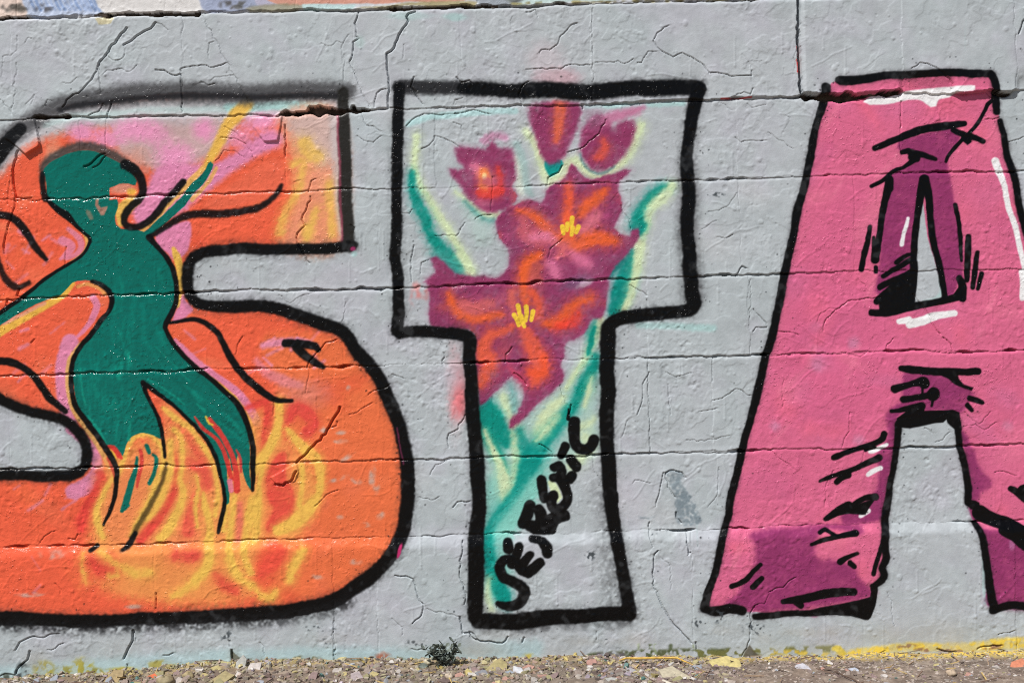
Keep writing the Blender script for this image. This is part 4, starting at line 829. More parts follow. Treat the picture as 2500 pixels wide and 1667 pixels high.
plate(C6("340 212 402 470 400 490 262 582 185 515 110 450 55 415 60 260 200 220"), 9.5, ((20, 290), (84, 372)))
plate(T(1,0,"-60 1085 60 1078 170 1078 205 1048 250 1058 232 1190 200 1302 75 1302 0 1200 -60 1130"), 5.0, ((600, 270), (668, 345)))
plate(T(0,2,"2700 1180 2720 1160 2740 1250 2700 1340 2600 1370 2530 1350 2480 1300"), 3.0)
CR_ = [
 (C6("185 530 150 640 135 760 140 880 165 1000"), [7,6,4,3,3], 4), (C6("165 1000 230 1012 320 1005"), 3, 3), (C6("150 1010 155 1090 120 1180 80 1300 50 1440 45 1568"), 3, 2.4), (C6("110 780 85 950 80 1060 110 1160"), 2.2, 1.5),
 (C6("850 690 920 660 980 600 1060 560"), [3,6,5,3], 3.5), (C6("940 700 1010 660 1040 610 1070 580"), [3,4,3,3], 2.6), (C6("820 560 815 400 800 230"), 2, 1.2), (C6("1070 520 1060 380 1075 200"), 2.2, 1.4),
 (C6("0 10 80 90 150 190"), 2, 1.4), (C6("900 180 1000 140 1040 60"), 2.6, 2.0), (C6("1085 180 1110 110 1130 30"), 3, 2.5),
 (T(0,0,"1165 260 1080 370 1000 480 920 570"), [6,5,4,3.5], 4.5), (T(0,0,"1430 212 1390 265 1330 290 1250 340 1190 390 1140 415"), [4,4,4,4,5,4], 4), (T(0,0,"1430 212 1490 230 1545 280"), 2.2, 1.5), (T(0,0,"1135 420 1150 500 1100 555 1040 560 980 515"), 2.2, 1.5),
 (T(0,0,"920 570 890 660 820 760 760 830 650 900 580 990"), [4,3.5,3,3,2.5,2.5], 2.6), (T(0,0,"915 580 915 700 930 850"), 2.4, 2), (T(0,0,"950 690 980 650 1080 640 1200 660 1260 600"), 2, 1.4),
 (T(0,0,"1430 645 1510 650 1620 700 1660 685"), [2,2.4,4,3], 2.8), (T(0,0,"1660 640 1740 620 1850 600 1930 625 2040 600 2080 580"), [3.5,3,2.4,2.4,2,2], 2.2), (T(0,0,"1662 650 1670 800 1675 900 1680 1030"), [3,3,3,2], 2.6),
 (T(0,0,"1840 135 1950 310 2050 520 2150 700 2220 830 2280 940 2340 1040"), [2,2,2,2.2,2.6,2.4,2], 1.8), (T(0,0,"1920 530 1920 400 1965 385"), 2, 1.6), (T(0,0,"160 330 155 470 100 520 30 520 20 700"), 1.8, 1.1), (T(0,0,"110 990 150 860 120 790 160 640 150 580"), 2, 1.4),
 (T(0,0,"230 400 260 350 300 360"), 1.8, 1.2), (T(0,0,"410 980 440 920 480 930"), 2, 1.5), (T(0,0,"290 960 320 870 240 960"), 1.8, 1.2), (T(0,0,"580 760 650 770 710 715"), 1.8, 1.2), (T(0,0,"1940 740 2020 710 2150 690"), 2, 1.4), (T(0,0,"1840 760 1910 790 1970 770"), 2.4, 1.8),
 (T(0,0,"2060 1160 2150 1210 2260 1330 2310 1390 2340 1480"), 2, 1.5), (T(0,0,"2030 1265 2160 1275 2250 1320"), 2.2, 1.8), (T(0,0,"1980 1480 2060 1380 2160 1390 2230 1440"), 2, 1.6),
 (T(1,0,"940 95 905 220 920 330 940 360 890 390 890 470 860 570"), [4,3,2.6,3,3,2.6,2], 3), (T(1,0,"860 580 910 690 960 810 1010 930 1045 990"), [2.4,2.4,2.4,2,2], 2), (T(1,0,"800 580 800 400 850 320"), 2, 1.3), (T(1,0,"810 500 808 730"), 2, 1.4),
 (T(1,0,"1460 110 1400 130 1380 230 1310 330 1270 440 1200 495"), [6,5,5,4,3.4,3], 4.5), (T(1,0,"1200 495 1205 640 1220 720 1212 880 1215 990"), [3,3,4,5,5], 4), (T(1,0,"1200 820 1110 860 1090 930 1090 990"), 2.6, 2.2),
 (T(1,0,"1355 410 1350 540"), 2, 1.4), (T(1,0,"1450 710 1420 800 1470 880 1530 960"), [3,4,3,2], 2.6), (T(1,0,"1840 710 1880 760 1960 740 1985 770"), [3,3,3,2.6], 2.5), (T(1,0,"600 400 690 430 740 380 790 400"), 1.8, 1.2),
 (T(1,0,"265 1150 275 1300 270 1440"), [4,4,3], 3), (T(1,0,"970 1040 1010 1150 1080 1160 1150 1210"), 2.2, 1.8), (T(1,0,"930 1250 1000 1300 1080 1310 1150 1250"), 2, 1.6), (T(1,0,"1520 1370 1590 1340 1640 1250 1760 1290 1860 1350"), [2,2.4,2.4,2,2], 2), (T(1,0,"1380 1160 1440 1100 1540 1050 1700 1060 1880 1040 2000 1010 2150 1050"), [3.4,3,2.4,2,2.4,2,2], 2.2), (T(1,0,"1810 1125 1880 1150 1890 1200"), 2.2, 1.8), (T(1,0,"1815 960 1830 920 1900 900"), 1.8, 1.4),
 (T(2,0,"250 490 270 460 345 465 420 410 440 340 550 230 600 215"), [2.4,2.6,2.6,2.6,2.4,2.2,2], 2), (T(2,0,"130 640 240 635 350 630 450 640 540 595 640 605 720 600"), [2.6,3,2.4,2.4,2,2,2], 2), (T(2,0,"760 580 860 580 970 565 1020 595 1110 550"), 2.2, 1.6), (T(2,0,"1150 580 1190 580 1250 480 1330 480"), 2.2, 1.8), (T(2,0,"1440 240 1330 310 1295 380 1330 440 1400 490 1480 530 1560 490 1650 530 1760 600 1810 670"), [2,2,2,2.2,2.6,3,2.4,2.8,2.4,2.2], 2.2),
 (T(2,0,"1810 675 1930 680 2010 705 2100 700 2200 700 2198 650"), [2.6,2.8,3,2.6,2,2], 2.4), (T(2,0,"740 80 730 250 735 460 740 600 745 830"), 2.2, 1.6), (T(2,0,"150 750 90 800 60 870 90 960"), [2.6,3,3,2.6], 2.4), (T(2,0,"130 115 210 90 240 165"), 2.2, 1.8), (T(2,0,"2060 870 2130 850 2190 870 2210 815"), 2.4, 2), (T(2,0,"2110 500 2190 600 2195 640"), 1.8, 1), (T(2,0,"1900 940 1960 960 2010 1010"), 1.8, 1.1),
 (T(2,0,"640 960 650 1000"), 4, 3), (T(2,0,"860 1100 800 1230 620 1370 510 1400"), 2.6, 2.2), (T(2,0,"2050 1260 2100 1310 2200 1290 2340 1290"), 2.4, 1.6), (T(2,0,"2160 950 2200 990 2340 960"), 2, 1.2),
 (T(3,0,"280 -40 280 90 270 200 288 330 270 420"), [5,4,4,4,3], 4), (T(3,0,"290 430 300 560 285 700 290 780 320 860"), [4,4,3,4,4], 3.6), (T(3,0,"240 640 245 500 275 410"), 1.8, 1.2), (T(3,0,"1300 640 1380 590 1450 600 1560 660 1680 770 1700 850"), [2.2,2.6,3,2.4,2,2], 2), (T(3,0,"2350 180 2310 260 2285 320"), [5,4,3], 3.6), (T(3,0,"2300 460 2350 540"), 2.2, 1.6),
 (T(3,0,"1220 930 1222 1030 1218 1170"), [3,3,2], 2.6), (T(3,0,"1200 1290 1215 1390 1230 1420"), 2.4, 2), (T(3,0,"1990 1100 2060 1100 2120 1080"), 2.4, 2), (T(3,0,"2190 1310 2260 1290 2340 1260"), 2.2, 1.8), (T(3,0,"2010 860 2060 910"), 3, 2.4), (T(3,0,"0 1215 100 1290 230 1365"), 2, 1.2),
 (T(0,1,"610 760 600 860 605 930"), 2.2, 1.8), (T(0,1,"90 520 60 620 40 800 80 960"), 2, 1.6), (T(0,1,"180 1150 160 1210 200 1230"), [5,5,3], 3), (T(0,1,"60 1300 70 1240 120 1255"), 3.4, 3),
 (T(1,1,"480 260 500 200 550 140"), 2.6, 2.2), (T(1,1,"500 300 470 400 420 510 450 570 380 640 380 720 430 820 490 910"), [3,4,3.4,3,4,3.6,3,2.2], 3), (T(1,1,"410 150 350 170 360 260"), 1.8, 1.3), (T(1,1,"870 560 905 620"), 2.4, 2), (T(1,1,"1330 450 1410 460 1435 420"), 2.2, 1.8), (T(1,1,"1450 750 1420 900 1430 1080"), [2.6,3,2.2], 2.2), (T(1,1,"1510 1010 1520 910 1590 880"), 2.2, 1.8), (T(1,1,"2010 510 2080 475 2160 470"), 2.4, 2), (T(1,1,"1640 660 1760 660 1840 665 1920 540"), 2.2, 1.7), (T(1,1,"2170 120 2160 430"), 2.4, 1.8), (T(1,1,"210 1200 310 1280 400 1220 560 1170"), 1.8, 1.3), (T(1,1,"820 1240 800 1480"), 1.8, 1.2),
 (T(2,1,"330 180 330 130 380 100 430 80 460 20"), [3,3.4,3.4,3,2.6], 2.6), (T(2,1,"1000 380 1020 450 1070 510 1090 600"), 2.4, 1.8), (T(2,1,"330 860 350 780 460 690"), 2.4, 1.8), (T(2,1,"2050 1030 2110 940 2150 960"), [3.4,3.6,2], 2.8), (T(2,1,"1080 1110 1160 1160 1240 1210"), 2.2, 1.7), (T(2,1,"2215 1330 2300 1430 2340 1490"), 2.4, 2), (T(2,1,"2210 1540 2240 1500 2340 1500"), 2.6, 2.2), (T(2,1,"2190 1060 2195 1300 2180 1420"), 2, 1.4), (T(2,1,"1880 670 1950 685 2030 650"), 2, 1.6), (T(2,1,"1740 600 1880 520"), 1.8, 1.1), (T(2,1,"1800 440 1900 430 1990 380 2060 270"), 1.9, 1.2),
 (T(3,1,"510 1535 520 1450 620 1340 770 1250 1030 1220"), [2.2,2.2,2.2,3,2.6], 2), (T(3,1,"1330 1190 1420 1300 1500 1450 1580 1560"), [2.2,2.4,3,2.6], 2.2), (T(3,1,"450 1450 480 1370 560 1325 640 1325"), 1.8, 1.3), (T(3,1,"830 1050 930 1180"), 1.8, 1.2), (T(3,1,"80 1540 200 1545 280 1568"), 2.4, 2),
 (T(0,2,"320 30 290 60"), 3, 2.4), (T(0,2,"2230 0 2180 80 2170 160"), 2.4, 1.8), (T(0,2,"370 480 370 560 410 680"), 1.8, 1.2),
 (T(1,2,"740 30 640 60 560 150 490 230 470 280"), [2.6,2.4,2.4,3,3.4], 2.6), (T(1,2,"490 290 470 420 455 520"), 2.2, 1.6), (T(1,2,"770 650 740 720 690 800 640 900 560 970 490 1040 440 1100 370 1160"), [3,6,5,6,6,7,7,4], 5.5), (T(1,2,"745 780 745 820 660 850"), 3, 2.4), (T(1,2,"370 1240 340 1310 250 1370 180 1360"), [5,7,6,4], 4.5), (T(1,2,"1070 610 930 700 850 720"), 2.4, 1.6), (T(1,2,"1030 540 1050 520 1130 490 1230 440"), 2.2, 1.8), (T(1,2,"1250 350 1290 365 1360 390"), 2.2, 1.7), (T(1,2,"1920 720 1860 850 1770 895 1770 1020"), [3,3.2,2.6,2.2], 2.4), (T(1,2,"1600 1270 1650 1180 1730 1150"), 2.2, 1.7), (T(1,2,"1500 1470 1610 1505 1680 1470"), 2, 1.5), (T(1,2,"1810 1568 1850 1520 1960 1515"), 3, 2.4), (T(1,2,"1720 150 1720 270"), 2.4, 1.8), (T(1,2,"2350 100 2290 170 2280 240"), 3, 2.4), (T(1,2,"540 1560 640 1460 760 1410"), 2.4, 1.8), (T(1,2,"160 580 160 720"), 2.4, 1.8),
 (T(2,2,"20 340 80 380 130 440"), [4,3,2.2], 2.6), (T(2,2,"440 450 460 540 510 640"), 2.2, 1.7), (T(2,2,"540 630 520 720"), [2.6,5], 3), (T(2,2,"250 990 320 1030 380 1100"), [3.4,2.6,2.2], 2.4), (T(2,2,"1260 330 1200 440 1195 600 1150 720"), [2.6,2.6,2.4,2.6], 2.2), (T(2,2,"1250 250 1245 500 1260 800 1270 1070"), 2, 1.3), (T(2,2,"1430 440 1445 580 1455 720"), 2.2, 1.5), (T(2,2,"1840 200 1838 420"), 2.4, 1.8), (T(2,2,"1840 590 1930 570 2050 485 2190 545"), 2.2, 1.7), (T(2,2,"1710 695 1800 680 1880 660"), 2.2, 1.6), (T(2,2,"1410 330 1500 375 1650 335"), 2, 1.4), (T(2,2,"1060 770 1010 920"), 2, 1.4), (T(2,2,"1600 950 1700 970 1840 950 2000 910"), 2, 1.4), (T(2,2,"1390 1250 1360 1400 1320 1560"), [2.6,2.6,3.4], 2.4), (T(2,2,"1410 1250 1430 1380 1500 1480"), [3.2,2.6,2.4], 2.4), (T(2,2,"1410 1255 1480 1230 1560 1250 1590 1300"), [4,3,3.4,2.4], 2.8), (T(2,2,"1110 1350 1130 1320 1280 1350"), 2, 1.4), (T(2,2,"1900 1200 1880 1460 1800 1560"), 2, 1.3), (T(2,2,"740 1100 760 1240 830 1350"), 2, 1.5),
 (T(3,2,"1080 130 1090 80 1150 20"), 2.4, 1.8), (T(3,2,"1600 10 1670 70 1690 130"), 2.6, 2.2), (T(3,2,"740 180 880 170 900 150"), 2.4, 1.8), (T(3,2,"130 650 130 480 150 400"), 1.8, 1.2), (T(3,2,"680 1020 700 940 750 870 750 700"), 2.2, 1.6), (T(3,2,"1800 690 1840 740 1930 810 2040 690"), 2, 1.4), (T(3,2,"1790 830 1900 810 1980 860 2090 790"), 2, 1.4), (T(3,2,"0 1030 120 1130 250 1230"), 2, 1.3), (T(3,2,"600 1230 560 1300 510 1430"), 2, 1.3), (T(3,2,"2080 1250 2160 1240 2270 1280"), 2.2, 1.7), (T(3,2,"1530 970 1600 950 1660 880"), 2, 1.5), (T(3,2,"1430 840 1500 890"), 2.2, 1.6), (T(3,2,"880 1060 870 1140 820 1230"), 2, 1.3), (T(3,2,"530 1420 520 1560"), 2, 1.3),
 (T(0,3,"160 1470 200 1400 270 1340 290 1260"), [5,5,4,2.4], 4), (T(0,3,"160 1250 200 1180 260 1150 330 1125"), [4,3.4,3.4,3], 3), (T(0,3,"330 1130 420 1140 470 1110 560 1105"), [2.4,3.4,2.4,2.2], 2.2), (T(0,3,"450 1250 520 1240 600 1190"), 2.4, 1.8), (T(0,3,"1235 1070 1230 1170 1190 1240 1150 1330"), [3,5,5.5,4], 4.5), (T(0,3,"1240 1070 1265 1160"), 3.4, 2.6), (T(0,3,"1180 1380 1175 1450"), 3, 2.6), (T(0,3,"1440 730 1442 870"), 3.4, 2.4), (T(0,3,"2135 1250 2140 1350"), [4,5], 4), (T(0,3,"1510 1300 1560 1300 1600 1280"), [3,3.4,2.4], 2.4), (T(0,3,"2290 1340 2285 1400"), 4, 3), (T(0,3,"360 290 410 220 510 170"), 2.4, 1.6), (T(0,3,"630 240 690 250 715 200"), 3, 2), (T(0,3,"520 640 570 700 570 740"), 2.6, 1.8), (T(0,3,"0 1500 60 1470 150 1480"), 3, 2),
 (T(1,3,"1280 570 1380 575 1440 600 1490 770 1540 830 1520 940 1440 1010"), [2,2.4,3,3,3.4,3.4,3], 3), (T(1,3,"1900 250 1885 400 1870 540 1910 660 1930 760 1915 830"), [2.2,3,3,3,3.4,3.4], 2.8), (T(1,3,"1870 945 1890 1020 1900 1100 1960 1090 2000 1150 2060 1170 2180 1180 2260 1190 2310 1130"), [3,4,4,3.4,4,4,4,4,3], 3.4), (T(1,3,"1570 870 1650 905 1870 945"), 2, 1.4), (T(1,3,"725 1250 725 1350"), 3.4, 3), (T(1,3,"1250 960 1340 1040 1350 1110"), 2, 1.4), (T(1,3,"1120 900 1130 1250"), 2, 1.2), (T(1,3,"720 900 722 1260"), 2.2, 1.4), (T(1,3,"40 1180 80 1220 90 1300"), 2.2, 1.6), (T(1,3,"1430 1240 1480 1255 1530 1240"), 2.6, 1.8), (T(1,3,"1960 1080 2050 1170"), 3, 2.4), (T(1,3,"2230 1350 2290 1340 2340 1345"), 3.4, 3),
 (T(2,3,"1260 90 1255 200 1290 310"), [3.4,3,2.4], 2.6), (T(2,3,"1335 345 1300 380 1285 540 1300 680 1360 820 1420 930 1490 1030 1560 1100 1640 1190"), [2.4,4,4,3,2.6,2.4,3,4.4,4], 3), (T(2,3,"1600 160 1615 380 1630 360"), [4,4,3], 3), (T(2,3,"1505 0 1510 50 1550 95"), [5,5,3], 3), (T(2,3,"1650 370 1650 520"), 2, 1.2), (T(2,3,"1330 350 1400 440 1450 490 1455 690"), 2, 1.3), (T(2,3,"2220 840 2200 880 2175 950 2180 1080 2150 1230 2100 1310"), [2.4,2.4,2.6,2.6,3,3.4], 2.4), (T(2,3,"2220 840 2310 830 2350 740"), 2.2, 1.6), (T(2,3,"2150 180 2170 330 2220 440"), 2, 1.3), (T(2,3,"1680 1180 1690 1240"), 4, 3), (T(2,3,"110 1140 95 1180"), 4, 3), (T(2,3,"770 1080 770 1170"), 2, 1.4),
 (T(3,3,"0 720 60 685 130 680 180 620 235 590"), [3,3,2.6,2.6,2.4], 2.2), (T(3,3,"1080 720 1120 800 1120 900 1150 1030"), 2, 1.3), (T(3,3,"1910 1240 1980 1220 2050 1210 2130 1210"), [4,4,4,3], 3.4), (T(3,3,"1540 1240 1590 1260 1650 1270 1710 1265"), [4,4,4,3], 3.4), (T(3,3,"2100 1110 2200 1095 2250 1075"), 2.4, 2), (T(3,3,"860 1300 900 1280 1000 1290 1060 1260"), 2.6, 2), (T(3,3,"20 1330 100 1315 200 1310"), 2.6, 2),
]
for pts, w, d in CR_: crack(pts, np.array(w), d * 1.7, .35 + .3 * d)
def quiet(u, v): return (VC - 900 < v < 1600)
for _ in range(120):        # fine crazing everywhere
    u, v = random.uniform(-1300, 3800), random.choice([random.uniform(30, 700), random.uniform(30, 1600)])
    an = random.uniform(0, 6.28); pts = [(u, v)]
    for i in range(random.randint(3, 7)):
        an += random.gauss(0, .7); L = random.uniform(5, 16); u += L * math.cos(an); v += L * math.sin(an); pts.append((u, v))
    crack(pts, random.uniform(1.4, 2.0), random.uniform(.3, .9), random.uniform(.3, .9), 1.2)

def dome(u, v, ru, rv, h, hard=.7):
    js, is_ = win(u - ru, u + ru, v - rv, v + rv)
    r2 = ((U[js, is_] - u) / ru) ** 2 + ((V[js, is_] - v) / rv) ** 2
    H[js, is_] += (h * MM * np.clip(1 - r2, 0, 1) ** hard).astype(np.float32)
for _ in range(2400):       # blisters, lumps and drops in the old paint
    r = random.choice([2.4, 3, 3, 4, 5, 7]); dome(random.uniform(-60, 2560), random.uniform(0, 1600), r, r * random.uniform(.8, 1.3), random.choice([-1, 1, 1, 1, 1]) * random.uniform(.3, 1.05) * (r / 3.5) ** .5)
for _ in range(150):        # runs
    u, v, L = random.uniform(-40, 2540), random.uniform(60, 1540), random.uniform(14, 80)
    n = int(L / 3)
    for i in range(n): dome(u + random.gauss(0, .3), v + i * 3, 2.8, 4.5, .28)
    dome(u, v + L, 3.6, 4.4, .9)
for _ in range(190):        # ridges left by the roller and by torn posters
    u, v, an, L = random.uniform(-40, 2540), random.uniform(60, 1560), random.uniform(-1.1, 1.1), random.uniform(18, 130)
    for i in range(int(L / 3)):
        an += random.gauss(0, .1); u += 3 * math.cos(an); v -= 3 * math.sin(an); dome(u, v, 3.2, 3.2, .38)
# close the rim of the wall sheet towards the core
H[0, :] = H[:, 0] = H[:, -1] = -0.05

# ------------------------------------------------------------------ materials
def new_mat(name):
    m = bpy.data.materials.new(name); m.use_nodes = True
    nt = m.node_tree; b = nt.nodes["Principled BSDF"]
    return m, nt, b
def painted_material():
    m, nt, b = new_mat("spray_painted_render")
    N, Lk = nt.nodes.new, nt.links.new
    at = N("ShaderNodeAttribute"); at.attribute_name = "paint"
    ag = N("ShaderNodeAttribute"); ag.attribute_name = "sheen"
    tc = N("ShaderNodeTexCoord")
    n1 = N("ShaderNodeTexNoise"); n1.inputs["Scale"].default_value = 330; n1.inputs["Detail"].default_value = 3
    n2 = N("ShaderNodeTexNoise"); n2.inputs["Scale"].default_value = 60; n2.inputs["Detail"].default_value = 4
    Lk(tc.outputs["Object"], n1.inputs["Vector"]); Lk(tc.outputs["Object"], n2.inputs["Vector"])
    mr = N("ShaderNodeMapRange"); mr.inputs[1].default_value = .3; mr.inputs[2].default_value = .7; mr.inputs[3].default_value = .93; mr.inputs[4].default_value = 1.06
    Lk(n2.outputs["Fac"], mr.inputs[0])
    mx = N("ShaderNodeMix"); mx.data_type = 'RGBA'; mx.blend_type = 'MULTIPLY'; mx.inputs[0].default_value = 1
    Lk(at.outputs["Color"], mx.inputs[6]); Lk(mr.outputs[0], mx.inputs[7]); Lk(mx.outputs[2], b.inputs["Base Color"])
    ro = N("ShaderNodeMapRange"); ro.inputs[3].default_value = .6; ro.inputs[4].default_value = .09
    Lk(ag.outputs["Fac"], ro.inputs[0]); Lk(ro.outputs[0], b.inputs["Roughness"])
    sp = N("ShaderNodeMapRange"); sp.inputs[3].default_value = .12; sp.inputs[4].default_value = .26
    Lk(ag.outputs["Fac"], sp.inputs[0]); Lk(sp.outputs[0], b.inputs["Specular IOR Level"])
    bp = N("ShaderNodeBump"); bp.inputs["Distance"].default_value = .0011
    bs_ = N("ShaderNodeMapRange"); bs_.inputs[3].default_value = .22; bs_.inputs[4].default_value = .6
    Lk(ag.outputs["Fac"], bs_.inputs[0]); Lk(bs_.outputs[0], bp.inputs["Strength"])
    Lk(n1.outputs["Fac"], bp.inputs["Height"])
    # droplets and pimples in the glossy paint
    n3 = N("ShaderNodeTexNoise"); n3.inputs["Scale"].default_value = 150; n3.inputs["Detail"].default_value = 1.5
    Lk(tc.outputs["Object"], n3.inputs["Vector"])
    pr = N("ShaderNodeMapRange"); pr.interpolation_type = 'SMOOTHSTEP'; pr.inputs[1].default_value = .60; pr.inputs[2].default_value = .74
    Lk(n3.outputs["Fac"], pr.inputs[0])
    b2 = N("ShaderNodeBump"); b2.inputs["Distance"].default_value = .0017
    s2 = N("ShaderNodeMapRange"); s2.inputs[1].default_value = .1; s2.inputs[2].default_value = .9; s2.inputs[3].default_value = .05; s2.inputs[4].default_value = .8
    Lk(ag.outputs["Fac"], s2.inputs[0]); Lk(s2.outputs[0], b2.inputs["Strength"])
    pm = N("ShaderNodeMath"); pm.operation = 'MULTIPLY'
    pg = N("ShaderNodeMapRange"); pg.inputs[1].default_value = .42; pg.inputs[2].default_value = .62
    n4 = N("ShaderNodeTexNoise"); n4.inputs["Scale"].default_value = 9; n4.inputs["Detail"].default_value = 3
    Lk(tc.outputs["Object"], n4.inputs["Vector"]); Lk(n4.outputs["Fac"], pg.inputs[0])
    Lk(pr.outputs[0], pm.inputs[0]); Lk(pg.outputs[0], pm.inputs[1]); Lk(pm.outputs[0], b2.inputs["Height"]); Lk(bp.outputs[0], b2.inputs["Normal"]); Lk(b2.outputs[0], b.inputs["Normal"])
    return m
WALL_MAT = painted_material()
def plain_material(name, base, dark, scale=60, rough=.85, bump=.4):
    m, nt, b = new_mat(name)
    N, Lk = nt.nodes.new, nt.links.new
    tc = N("ShaderNodeTexCoord"); n = N("ShaderNodeTexNoise"); n.inputs["Scale"].default_value = scale; n.inputs["Detail"].default_value = 6
    Lk(tc.outputs["Object"], n.inputs["Vector"])
    r = N("ShaderNodeValToRGB"); r.color_ramp.elements[0].position = .3; r.color_ramp.elements[1].position = .7
    r.color_ramp.elements[0].color = (*lin(dark), 1); r.color_ramp.elements[1].color = (*lin(base), 1)
    Lk(n.outputs["Fac"], r.inputs[0]); Lk(r.outputs[0], b.inputs["Base Color"])
    b.inputs["Roughness"].default_value = rough
    bp = N("ShaderNodeBump"); bp.inputs["Strength"].default_value = bump; bp.inputs["Distance"].default_value = .002
    Lk(n.outputs["Fac"], bp.inputs["Height"]); Lk(bp.outputs[0], b.inputs["Normal"])
    return m
def rubble_material():
    m, nt, b = new_mat("rubble")
    N, Lk = nt.nodes.new, nt.links.new
    at = N("ShaderNodeAttribute"); at.attribute_name = "paint"
    tc = N("ShaderNodeTexCoord"); n = N("ShaderNodeTexNoise"); n.inputs["Scale"].default_value = 130; n.inputs["Detail"].default_value = 6
    Lk(tc.outputs["Object"], n.inputs["Vector"])
    mr = N("ShaderNodeMapRange"); mr.inputs[1].default_value = .25; mr.inputs[2].default_value = .75; mr.inputs[3].default_value = .68; mr.inputs[4].default_value = 1.15
    Lk(n.outputs["Fac"], mr.inputs[0])
    mx = N("ShaderNodeMix"); mx.data_type = 'RGBA'; mx.blend_type = 'MULTIPLY'; mx.inputs[0].default_value = 1
    Lk(at.outputs["Color"], mx.inputs[6]); Lk(mr.outputs[0], mx.inputs[7]); Lk(mx.outputs[2], b.inputs["Base Color"])
    b.inputs["Roughness"].default_value = .85
    bp = N("ShaderNodeBump"); bp.inputs["Strength"].default_value = .5; bp.inputs["Distance"].default_value = .0015
    Lk(n.outputs["Fac"], bp.inputs["Height"]); Lk(bp.outputs[0], b.inputs["Normal"])
    return m
RUBBLE = rubble_material()

# ------------------------------------------------------------------ build the wall: blocks and painted letters
def raw_mesh(name, verts, faces4=None, tris=None, cols=None, sheen=None, smooth=True):
    me = bpy.data.meshes.new(name)
    me.vertices.add(len(verts)); me.vertices.foreach_set("co", np.ascontiguousarray(verts, np.float32).ravel())
    n4 = 0 if faces4 is None else len(faces4); n3 = 0 if tris is None else len(tris)
    loops = np.concatenate(([faces4.ravel()] if n4 else []) + ([tris.ravel()] if n3 else [])).astype(np.int32)
    starts = np.concatenate([np.arange(n4) * 4, n4 * 4 + np.arange(n3) * 3]).astype(np.int32)
    me.loops.add(len(loops)); me.loops.foreach_set("vertex_index", loops)
    me.polygons.add(n4 + n3); me.polygons.foreach_set("loop_start", starts)
    me.polygons.foreach_set("use_smooth", np.full(n4 + n3, smooth))
    if cols is not None:
        a = me.attributes.new("paint", 'FLOAT_COLOR', 'POINT')
        a.data.foreach_set("color", np.concatenate([cols, np.ones((len(cols), 1), np.float32)], 1).astype(np.float32).ravel())
    if sheen is not None:
        a = me.attributes.new("sheen", 'FLOAT', 'POINT'); a.data.foreach_set("value", sheen.astype(np.float32))
    me.update(calc_edges=True)
    return me

def add(name, me, mat, parent=None, loc=None):
    o = bpy.data.objects.new(name, me); coll.objects.link(o)
    if me is not None and mat is not None and len(me.materials) == 0: me.materials.append(mat)
    o.parent = parent
    if loc is not None: o.location = loc
    return o
def tag(o, label=None, cat=None, group=None, kind=None):
    for k, v in (("label", label), ("category", cat), ("group", group), ("kind", kind)):
        if v: o[k] = v
    return o

GX = (P * S).ravel(); GZ = (ZC - Q * S).ravel(); GY = (-H).ravel()
VERT = np.stack([GX, GY, GZ], 1).astype(np.float32)
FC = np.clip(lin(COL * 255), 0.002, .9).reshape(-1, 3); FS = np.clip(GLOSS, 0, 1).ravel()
idx = np.arange(NZ * NX, dtype=np.int32).reshape(NZ, NX)
QUADS = np.stack([idx[1:, :-1], idx[1:, 1:], idx[:-1, 1:], idx[:-1, :-1]], -1).reshape(-1, 4)
part_c = PART[:-1, :-1].ravel().astype(np.int32); blk_c = blockid[:-1, :-1].ravel().astype(np.int32)
key = np.where(part_c > 0, 10000 + part_c, blk_c)
order = np.argsort(key, kind='stable'); ks = key[order]
cut = np.flatnonzero(np.diff(ks)) + 1
groups = {int(ks[a]): order[a:b] for a, b in zip(np.r_[0, cut], np.r_[cut, len(ks)])}

wall = bpy.data.objects.new("block_wall", None); coll.objects.link(wall)
wall.empty_display_size = .2
tag(wall, "grey painted concrete block wall with large graffiti letters S, T and A", "wall", kind="thing")

remap = np.zeros(NZ * NX, np.int32)
def skin(name, cells, parent, box=None):
    q = QUADS[cells]; used = np.unique(q); remap[used] = np.arange(len(used), dtype=np.int32)
    v, f, c, sh = VERT[used], remap[q], FC[used], FS[used]
    if box is not None:      # the body of the block behind its painted face
        x0, x1, z0, z1 = box; y0, y1 = .034, .19; n = len(v)
        bv = np.array([(x, y, z) for x in (x0, x1) for y in (y0, y1) for z in (z0, z1)], np.float32)
        bf = np.array([(0,1,3,2),(4,6,7,5),(0,4,5,1),(2,3,7,6),(0,2,6,4),(1,5,7,3)], np.int32) + n
        v = np.concatenate([v, bv]); f = np.concatenate([f, bf]); c = np.concatenate([c, np.tile(lin((140,138,132)), (8, 1))]); sh = np.concatenate([sh, np.zeros(8, np.float32)])
    return add(name, raw_mesh(name, v, f, None, c, sh), WALL_MAT, parent)

blk_cells_all = {}
bo = np.argsort(blk_c, kind='stable'); bs = blk_c[bo]; bc = np.flatnonzero(np.diff(bs)) + 1
for a, b in zip(np.r_[0, bc], np.r_[bc, len(bs)]): blk_cells_all[int(bs[a])] = bo[a:b]
EMPTY = np.zeros(0, np.int64)
for bid, cells in blk_cells_all.items():
    ii, jj = cells % (NX - 1), cells // (NX - 1)
    x0, x1 = PX[ii.min()] * S + .003, PX[ii.max()] * S - .003
    z1, z0 = ZC - QZ[int(np.percentile(jj, 2))] * S - .004, ZC - QZ[int(np.percentile(jj, 98))] * S + .004
    if x1 - x0 < .02 or z1 - z0 < .02: continue
    vis = groups.get(bid, EMPTY)
    skin("block", vis, wall, (x0, x1, z0, z1))

